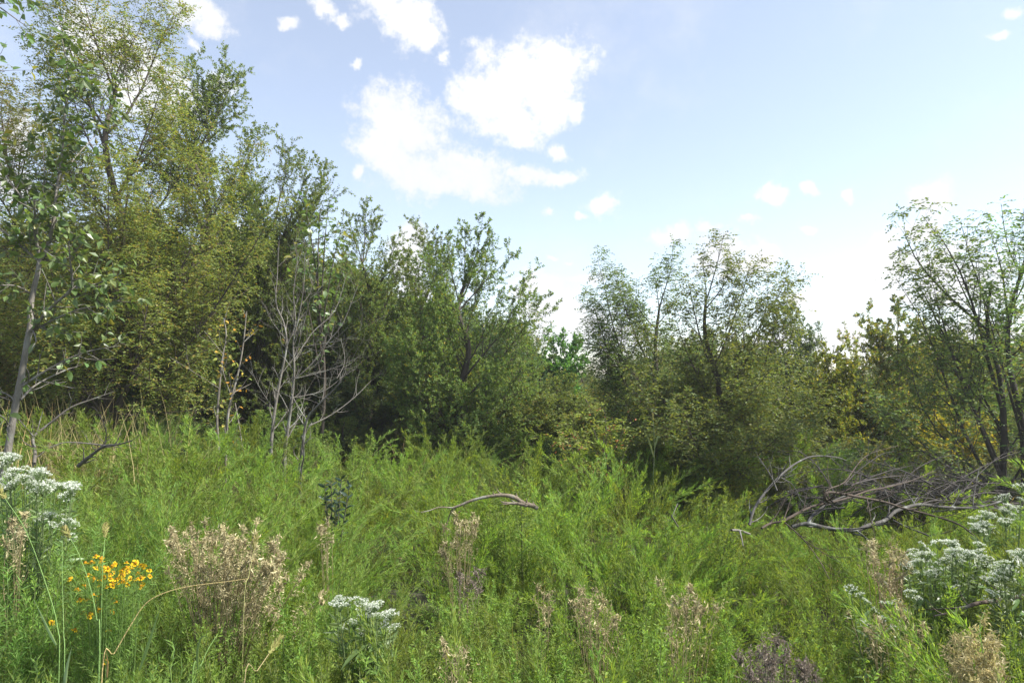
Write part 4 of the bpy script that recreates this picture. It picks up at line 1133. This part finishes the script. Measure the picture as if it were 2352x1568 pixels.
def dry(label, heads, Y, base_px, pal='tan', size=(.014, .024), dj=.18, stemcol=(.25, .21, .11), fuzz=10):
    bx = X_at(base_px, Y); base = np.array([bx, Y + .04, float(gz(bx, Y + .04))])
    t = thing('dry_weed', label, 'dry weed', base); brs = []
    for (x, y) in heads:
        if 10 < len(heads) < 60 and rng.random() < .3: continue
        x += rng.normal() * 15; y += rng.normal() * 10
        p = at(x, y, Y + rng.uniform(-dj, dj)) - base; s = rng.uniform(*size) * 1.3
        o = part('seed_head', TUFT[pal][rng.integers(len(TUFT[pal]))], t); o.location = p; o.scale = (s, s, s * 1.2); o.rotation_euler = (rng.normal() * .4, rng.normal() * .4, rng.uniform(0, 6.28))
        b0 = np.array([p[0] * .12 + rng.normal() * .02, p[1] * .12 + rng.normal() * .02, -.05]); brs.append([b0, p * [.25, .25, .4] + rng.normal(size=3) * .02, p * [.6, .6, .78] + rng.normal(size=3) * .03, p])
    b = Br(brs, .0022, .0009); g = Geo(); tubes(g, b, 6, 4, stemcol); k1 = kids(b, 4, .7, 1, R(40), .09, up=.3, ratio=.6); tubes(g, k1, 3, 3, np.array(stemcol) * 1.1)
    part('stem', g.mesh('stem', M_STEM), t)
    g = Geo(); p, d, nn = leaf_spots(k1, fuzz * .5, .2, 1, R(60), .2, .2); L = rng.uniform(.006, .02, len(p)); kites(g, p, d, nn, L, L * .3, pick(TAN if pal != 'grey' else [(1, (.2, .165, .135))], len(p)), 0, .4, .3)
    part('withered_leaves', g.mesh('withered_leaves', M_DRY), t)
    # green weeds crowd its foot
    xs = [q[0] for q in heads]; row = np.percentile([q[1] for q in heads], 82) + 12
    nm, lab, grp = NWLAB['bushy']
    for k in range(max(2, int((max(xs) - min(xs)) / 45))):
        y = Y - rng.uniform(.12, .5); px = rng.uniform(min(xs) - 25, max(xs) + 25); x = X_at(px, y)
        h = (CAM_H - (row + rng.uniform(-5, 60) - 860) / FPX * y - float(gz(x, y))) / .95
        if h < .2: continue
        v = WP['bushy' if px > 420 or rng.random() < .4 else 'needle'][rng.integers(4)]; w = t2 = thing(nm, lab + ' ' + zone(px), 'weed', (x, y, float(gz(x, y))), grp, rng.uniform(0, 6.28), 1)
        t2.scale = (.75, .75, h); part('stem', v[0], t2); part('foliage', v[1], t2)
    return t


dry('large spreading dry brown weed beside the golden flowers', blob(470, 1240, 80, 40, 30) + blob(580, 1270, 75, 50, 32) + blob(500, 1320, 110, 50, 26) + blob(640, 1320, 40, 45, 14) + [(580, 1218), (390, 1240), (690, 1400), (720, 1385), (590, 1195)] + blob(560, 1390, 90, 40, 14), 2.85, 500, 'tan', (.015, .025), fuzz=18)
dry('small tan dry weed below the dark glossy shrub', blob(760, 1215, 40, 22, 14) + [(745, 1195), (790, 1235)], 3.7, 765, 'tan', (.016, .024))
dry('tan dry weed standing under the bent bleached branch', blob(1060, 1205, 38, 30, 22) + blob(1020, 1250, 22, 30, 10), 4.1, 1060, 'tan', (.018, .028))
dry('thin brown dry weed stalk left of the fallen-over clump', [(1245, 1345), (1255, 1360), (1250, 1380), (1262, 1395), (1240, 1400)], 2.9, 1255, 'tan', (.014, .02))
dry('drooping tan dry clump in the near middle', blob(1355, 1385, 45, 28, 18) + blob(1395, 1420, 25, 25, 8), 2.8, 1375, 'tan', (.014, .022))
dry('brown dry weed right of the drooping tan clump', blob(1555, 1360, 30, 40, 14) + blob(1610, 1385, 40, 25, 12) + [(1552, 1430), (1550, 1460), (1556, 1490)], 2.6, 1560, 'tan', (.013, .021))
dry('upright tan dry weed between the brush pile and the white flowers', blob(2030, 1265, 38, 24, 18) + blob(2045, 1320, 35, 35, 14), 3.2, 2035, 'tan', (.016, .024), stemcol=(.34, .23, .15), fuzz=22)
dry('greyish dry weed under the small scattered white heads', blob(2000, 1440, 50, 30, 14) + blob(2080, 1430, 35, 30, 10), 2.6, 2040, 'tan', (.013, .02))
dry('pale golden dry seed plume in the near right corner', blob(2215, 1500, 28, 40, 26) + blob(2270, 1480, 24, 36, 24) + blob(2250, 1540, 50, 30, 24), 2.1, 2245, 'gold', (.010, .016), stemcol=(.36, .32, .14), fuzz=18)
dry('dark grey withered weed near the bottom right of the middle', blob(1755, 1510, 60, 45, 30) + blob(1850, 1545, 40, 25, 10), 2.1, 1770, 'grey', (.012, .02), stemcol=(.16, .13, .12), fuzz=16)
dry('low brown dry weed beneath the hollow', blob(1065, 1330, 38, 22, 12), 3.9, 1065, 'grey', (.02, .03), stemcol=(.24, .19, .17), fuzz=20)
dry('small withered brown weed near the bottom edge', blob(1030, 1490, 30, 22, 12), 2.3, 1030, 'tan', (.010, .016))
dry('withered pinkish weed among the left white flowers', blob(40, 1200, 30, 25, 10) + [(20, 1240), (60, 1255)], 3.0, 45, 'tan', (.016, .024))


# ------------------------------------------------------------------ single stalks in front
def stalk(name, label, cat, line, Y, rad, col, head=None, blades=(), dj=0.1):
    pts_ = [at(x, y, Y + dj * i / max(len(line) - 1, 1)) for i, (x, y) in enumerate(line)]
    root = pts_[0].copy(); root[2] = float(gz(root[0], root[1])); pts_ = [root - [0, 0, .03]] + pts_ if pts_[0][2] > root[2] + .05 else pts_
    t = thing(name, label, cat, root); s = spline(pts_, rad); g = Geo(); tubes(g, s.shift(-root), 5, 6, col); part('stem', g.mesh('stem', M_STEM), t)
    if head:
        n, L = 150, head; e = pts_[-1]; dr = nrm(pts_[-1] - pts_[-2]); p = e - root + dr * (rng.random((n, 1)) * L); u, w_ = perp(dr[None]); a = rng.uniform(0, 6.28, n)[:, None]
        sd_ = np.cos(a) * u + np.sin(a) * w_; d = nrm(dr + sd_ * .75); f = np.sin(np.clip(((p - (e - root)) @ dr) / L, .04, .96) * 3.14)[:, None]
        g = Geo(); kites(g, p + sd_ * .002, d, nrm(rng.normal(size=(n, 3))), (.012 * f + .008)[:, 0], .0022, pick([(3, (.36, .34, .12)), (2, (.26, .28, .09)), (1, (.44, .36, .18))], n), 0, .3)
        tubes(g, spline([e - root, e - root + dr * L], [.0035, .002]), 3, 6, (.28, .28, .1)); part('seed_head', g.mesh('seed_head', M_DRY), t)
    for bl_ in blades:
        q = spline([at(x, y, Y) for x, y in bl_[0]], [.001]).shift(-root); L = len(q)
        g = Geo(); ribbon_line(g, q, bl_[1], bl_[2]); part('blade', g.mesh('blade', M_WEED), t)
    return t


def ribbon_line(g, br, width, col):
    """one grass blade along a chain of curve pieces"""
    n = len(br); P, T, tt = [], [], []
    for i in range(n):
        for t in (0, .34, .67) + ((1,) if i == n - 1 else ()):
            P.append(br.ev(np.array(i), t)); T.append(br.tan(np.array(i), t)); tt.append((i + t) / n)
    P, T, tt = np.array(P), np.array(T), np.array(tt); s = nrm(np.cross(T, [0.25, 1, .2])); w = width * np.clip(np.minimum(1.3 * (1 - tt) + .02, .5 + tt * 3), 0, 1)[:, None]
    nn = np.cross(T, s)
    v = np.stack([P - s * w / 2 + nn * w * .18, P, P + s * w / 2 + nn * w * .18], 1).reshape(-1, 3); q = []
    for i in range(len(P) - 1): q += [[3 * i, 3 * i + 1, 3 * i + 4, 3 * i + 3], [3 * i + 1, 3 * i + 2, 3 * i + 5, 3 * i + 4]]
    g.add(v, q, col, 0, True)


GB = (.16, .26, .08)
stalk('foxtail_grass', 'foxtail grass stalk leaning left with its head over the white flowers', 'grass stalk', [(135, 1568), (132, 1440), (105, 1340), (60, 1220), (12, 1145)], 1.9, [.0016, .001], GB, .05, [([(130, 1480), (105, 1430), (75, 1370)], .012, (.26, .36, .22))])
stalk('foxtail_grass', 'foxtail grass stalk with nodding head before the left white flowers', 'grass stalk', [(228, 1500), (222, 1420), (205, 1340), (180, 1270), (160, 1235)], 2.0, [.0016, .001], GB, .045)
stalk('foxtail_grass', 'upright foxtail grass stalk above the golden flowers', 'grass stalk', [(235, 1330), (238, 1280), (241, 1234)], 2.4, [.0015, .001], GB, .06)
stalk('foxtail_grass', 'thin bare upright grass stalk in the near left corner', 'grass stalk', [(147, 1568), (146, 1450), (143, 1330), (143, 1240)], 1.9, [.0016, .0008], GB, None, [([(148, 1590), (155, 1530), (165, 1485)], .013, (.30, .40, .26))])
stalk('foxtail_grass', 'foxtail grass stalk with pale head rising from the dry weed', 'grass stalk', [(560, 1400), (572, 1320), (583, 1262)], 2.6, [.0015, .001], (.3, .3, .12), .06)
stalk('foxtail_grass', 'slanting foxtail grass with tan head near the bottom', 'grass stalk', [(560, 1580), (590, 1540), (618, 1500)], 2.0, [.0016, .0012], (.34, .28, .14), .065)
stalk('bent_straw', 'bent golden dry stalk arching over the dark gap before the dry weed', 'grass stalk', [(235, 1540), (262, 1500), (300, 1435), (335, 1385), (380, 1360), (440, 1345), (520, 1335), (570, 1328)], 2.2, [.0019, .0015, .0009], (.46, .36, .16), None,
      [([(246, 1555), (248, 1520), (242, 1490)], .008, (.5, .36, .22))])
stalk('green_grass', 'green grass stalk with bowed blade left of the bottom middle', 'grass stalk', [(440, 1580), (460, 1530), (478, 1490), (500, 1455)], 2.0, [.0016, .001], GB, None, [([(455, 1535), (455, 1490), (465, 1460), (485, 1465)], .010, (.20, .32, .14)), ([(320, 1540), (345, 1470), (360, 1420), (372, 1390)], .010, (.20, .30, .13))])
stalk('green_grass', 'tall grass stalk near the bottom right corner', 'grass stalk', [(2260, 1590), (2258, 1500), (2250, 1440), (2262, 1400)], 2.0, [.0016, .0008], GB, None, [([(2250, 1590), (2240, 1540), (2235, 1510)], .012, (.22, .36, .08)), ([(2300, 1590), (2285, 1530), (2260, 1515)], .010, (.3, .36, .2))])
stalk('tall_reed', 'pale upright grass stalk with drooping seed sprays before the locust', 'grass stalk', [(1500, 1110), (1503, 1040), (1502, 985), (1500, 962)], 7.6, [.0035, .002], (.20, .24, .12), .07, [([(1502, 1050), (1490, 1010), (1478, 985)], .02, (.24, .28, .14)), ([(1503, 1030), (1512, 1000), (1520, 1010)], .02, (.24, .28, .14))])
for i, (x, lab) in enumerate(((690, 'black crooked twig standing in the field below the dead saplings'),)):
    bare('dead_twig', lab, 'branch', [[(x, 1130), (x + 2, 1080), (x + 8, 1045), (x + 4, 1000)]], [[.009, .005]], Y=6.6, rr=(0, 0, .98), lv=((.8, .12),), col=(.10, .09, .08), ground_it=False)

# dark glossy little shrub
gb = np.array([X_at(772, 4.7), 4.7, 0]); gb[2] = float(gz(gb[0], gb[1]))
gs = thing('glossy_shrub', 'small dark shrub with glossy blue-green leaves among the weeds', 'shrub', gb)
stm = Br([[np.array([0, 0, -.05]), np.array([0, 0, .3]), (at(x, y + 40, 4.7) - gb) * [.7, .7, 1], at(x, y, 4.7 + rng.uniform(-.1, .1)) - gb] for x, y in ((745, 1110), (760, 1100), (785, 1098), (805, 1108), (775, 1125), (745, 1140), (800, 1140), (770, 1155))], .006, .002)
g = Geo(); tubes(g, stm, 5, 5, (.1, .1, .07)); part('stem', g.mesh('stem', M_STEM), gs)
GL = [leaf_mesh('leaf', .36, .1, .15, M_WAX, [(1, (.035, .062, .038))], .05) for _ in range(3)]
p, d, nn = leaf_spots(stm, 14, .6, 1.0, R(60), .8)
for i in range(len(p)): put(part('leaf', GL[rng.integers(3)], gs), p[i], d[i], nn[i], float(rng.uniform(.04, .065)))

# ------------------------------------------------------------------ thin volume added to lift the treeline shadows, standing in for lens veil
hz = bpy.data.meshes.new('added_haze'); X0, X1, Y0, Y1, Z0, Z1 = -70., 70., -12., 62., -2.0, 9.5
hz.from_pydata([(X0, Y0, Z0), (X1, Y0, Z0), (X1, Y1, Z0), (X0, Y1, Z0), (X0, Y0, Z1), (X1, Y0, Z1), (X1, Y1, Z1), (X0, Y1, Z1)], [],
               [(3, 2, 1, 0), (4, 5, 6, 7), (0, 1, 5, 4), (1, 2, 6, 5), (2, 3, 7, 6), (3, 0, 4, 7)])
hm, hg = new_mat('shadow_lift_haze'); ho = hg.n('ShaderNodeOutputMaterial'); pv = hg.n('ShaderNodeVolumePrincipled')
pv.inputs['Color'].default_value = (.93, .96, 1.0, 1); pv.inputs['Density'].default_value = ADDED_HAZE; pv.inputs['Anisotropy'].default_value = 0.35
hg.link(pv.outputs[0], ho.inputs['Volume']); hz.materials.append(hm)
prop(part('added_haze', hz), kind='stuff')
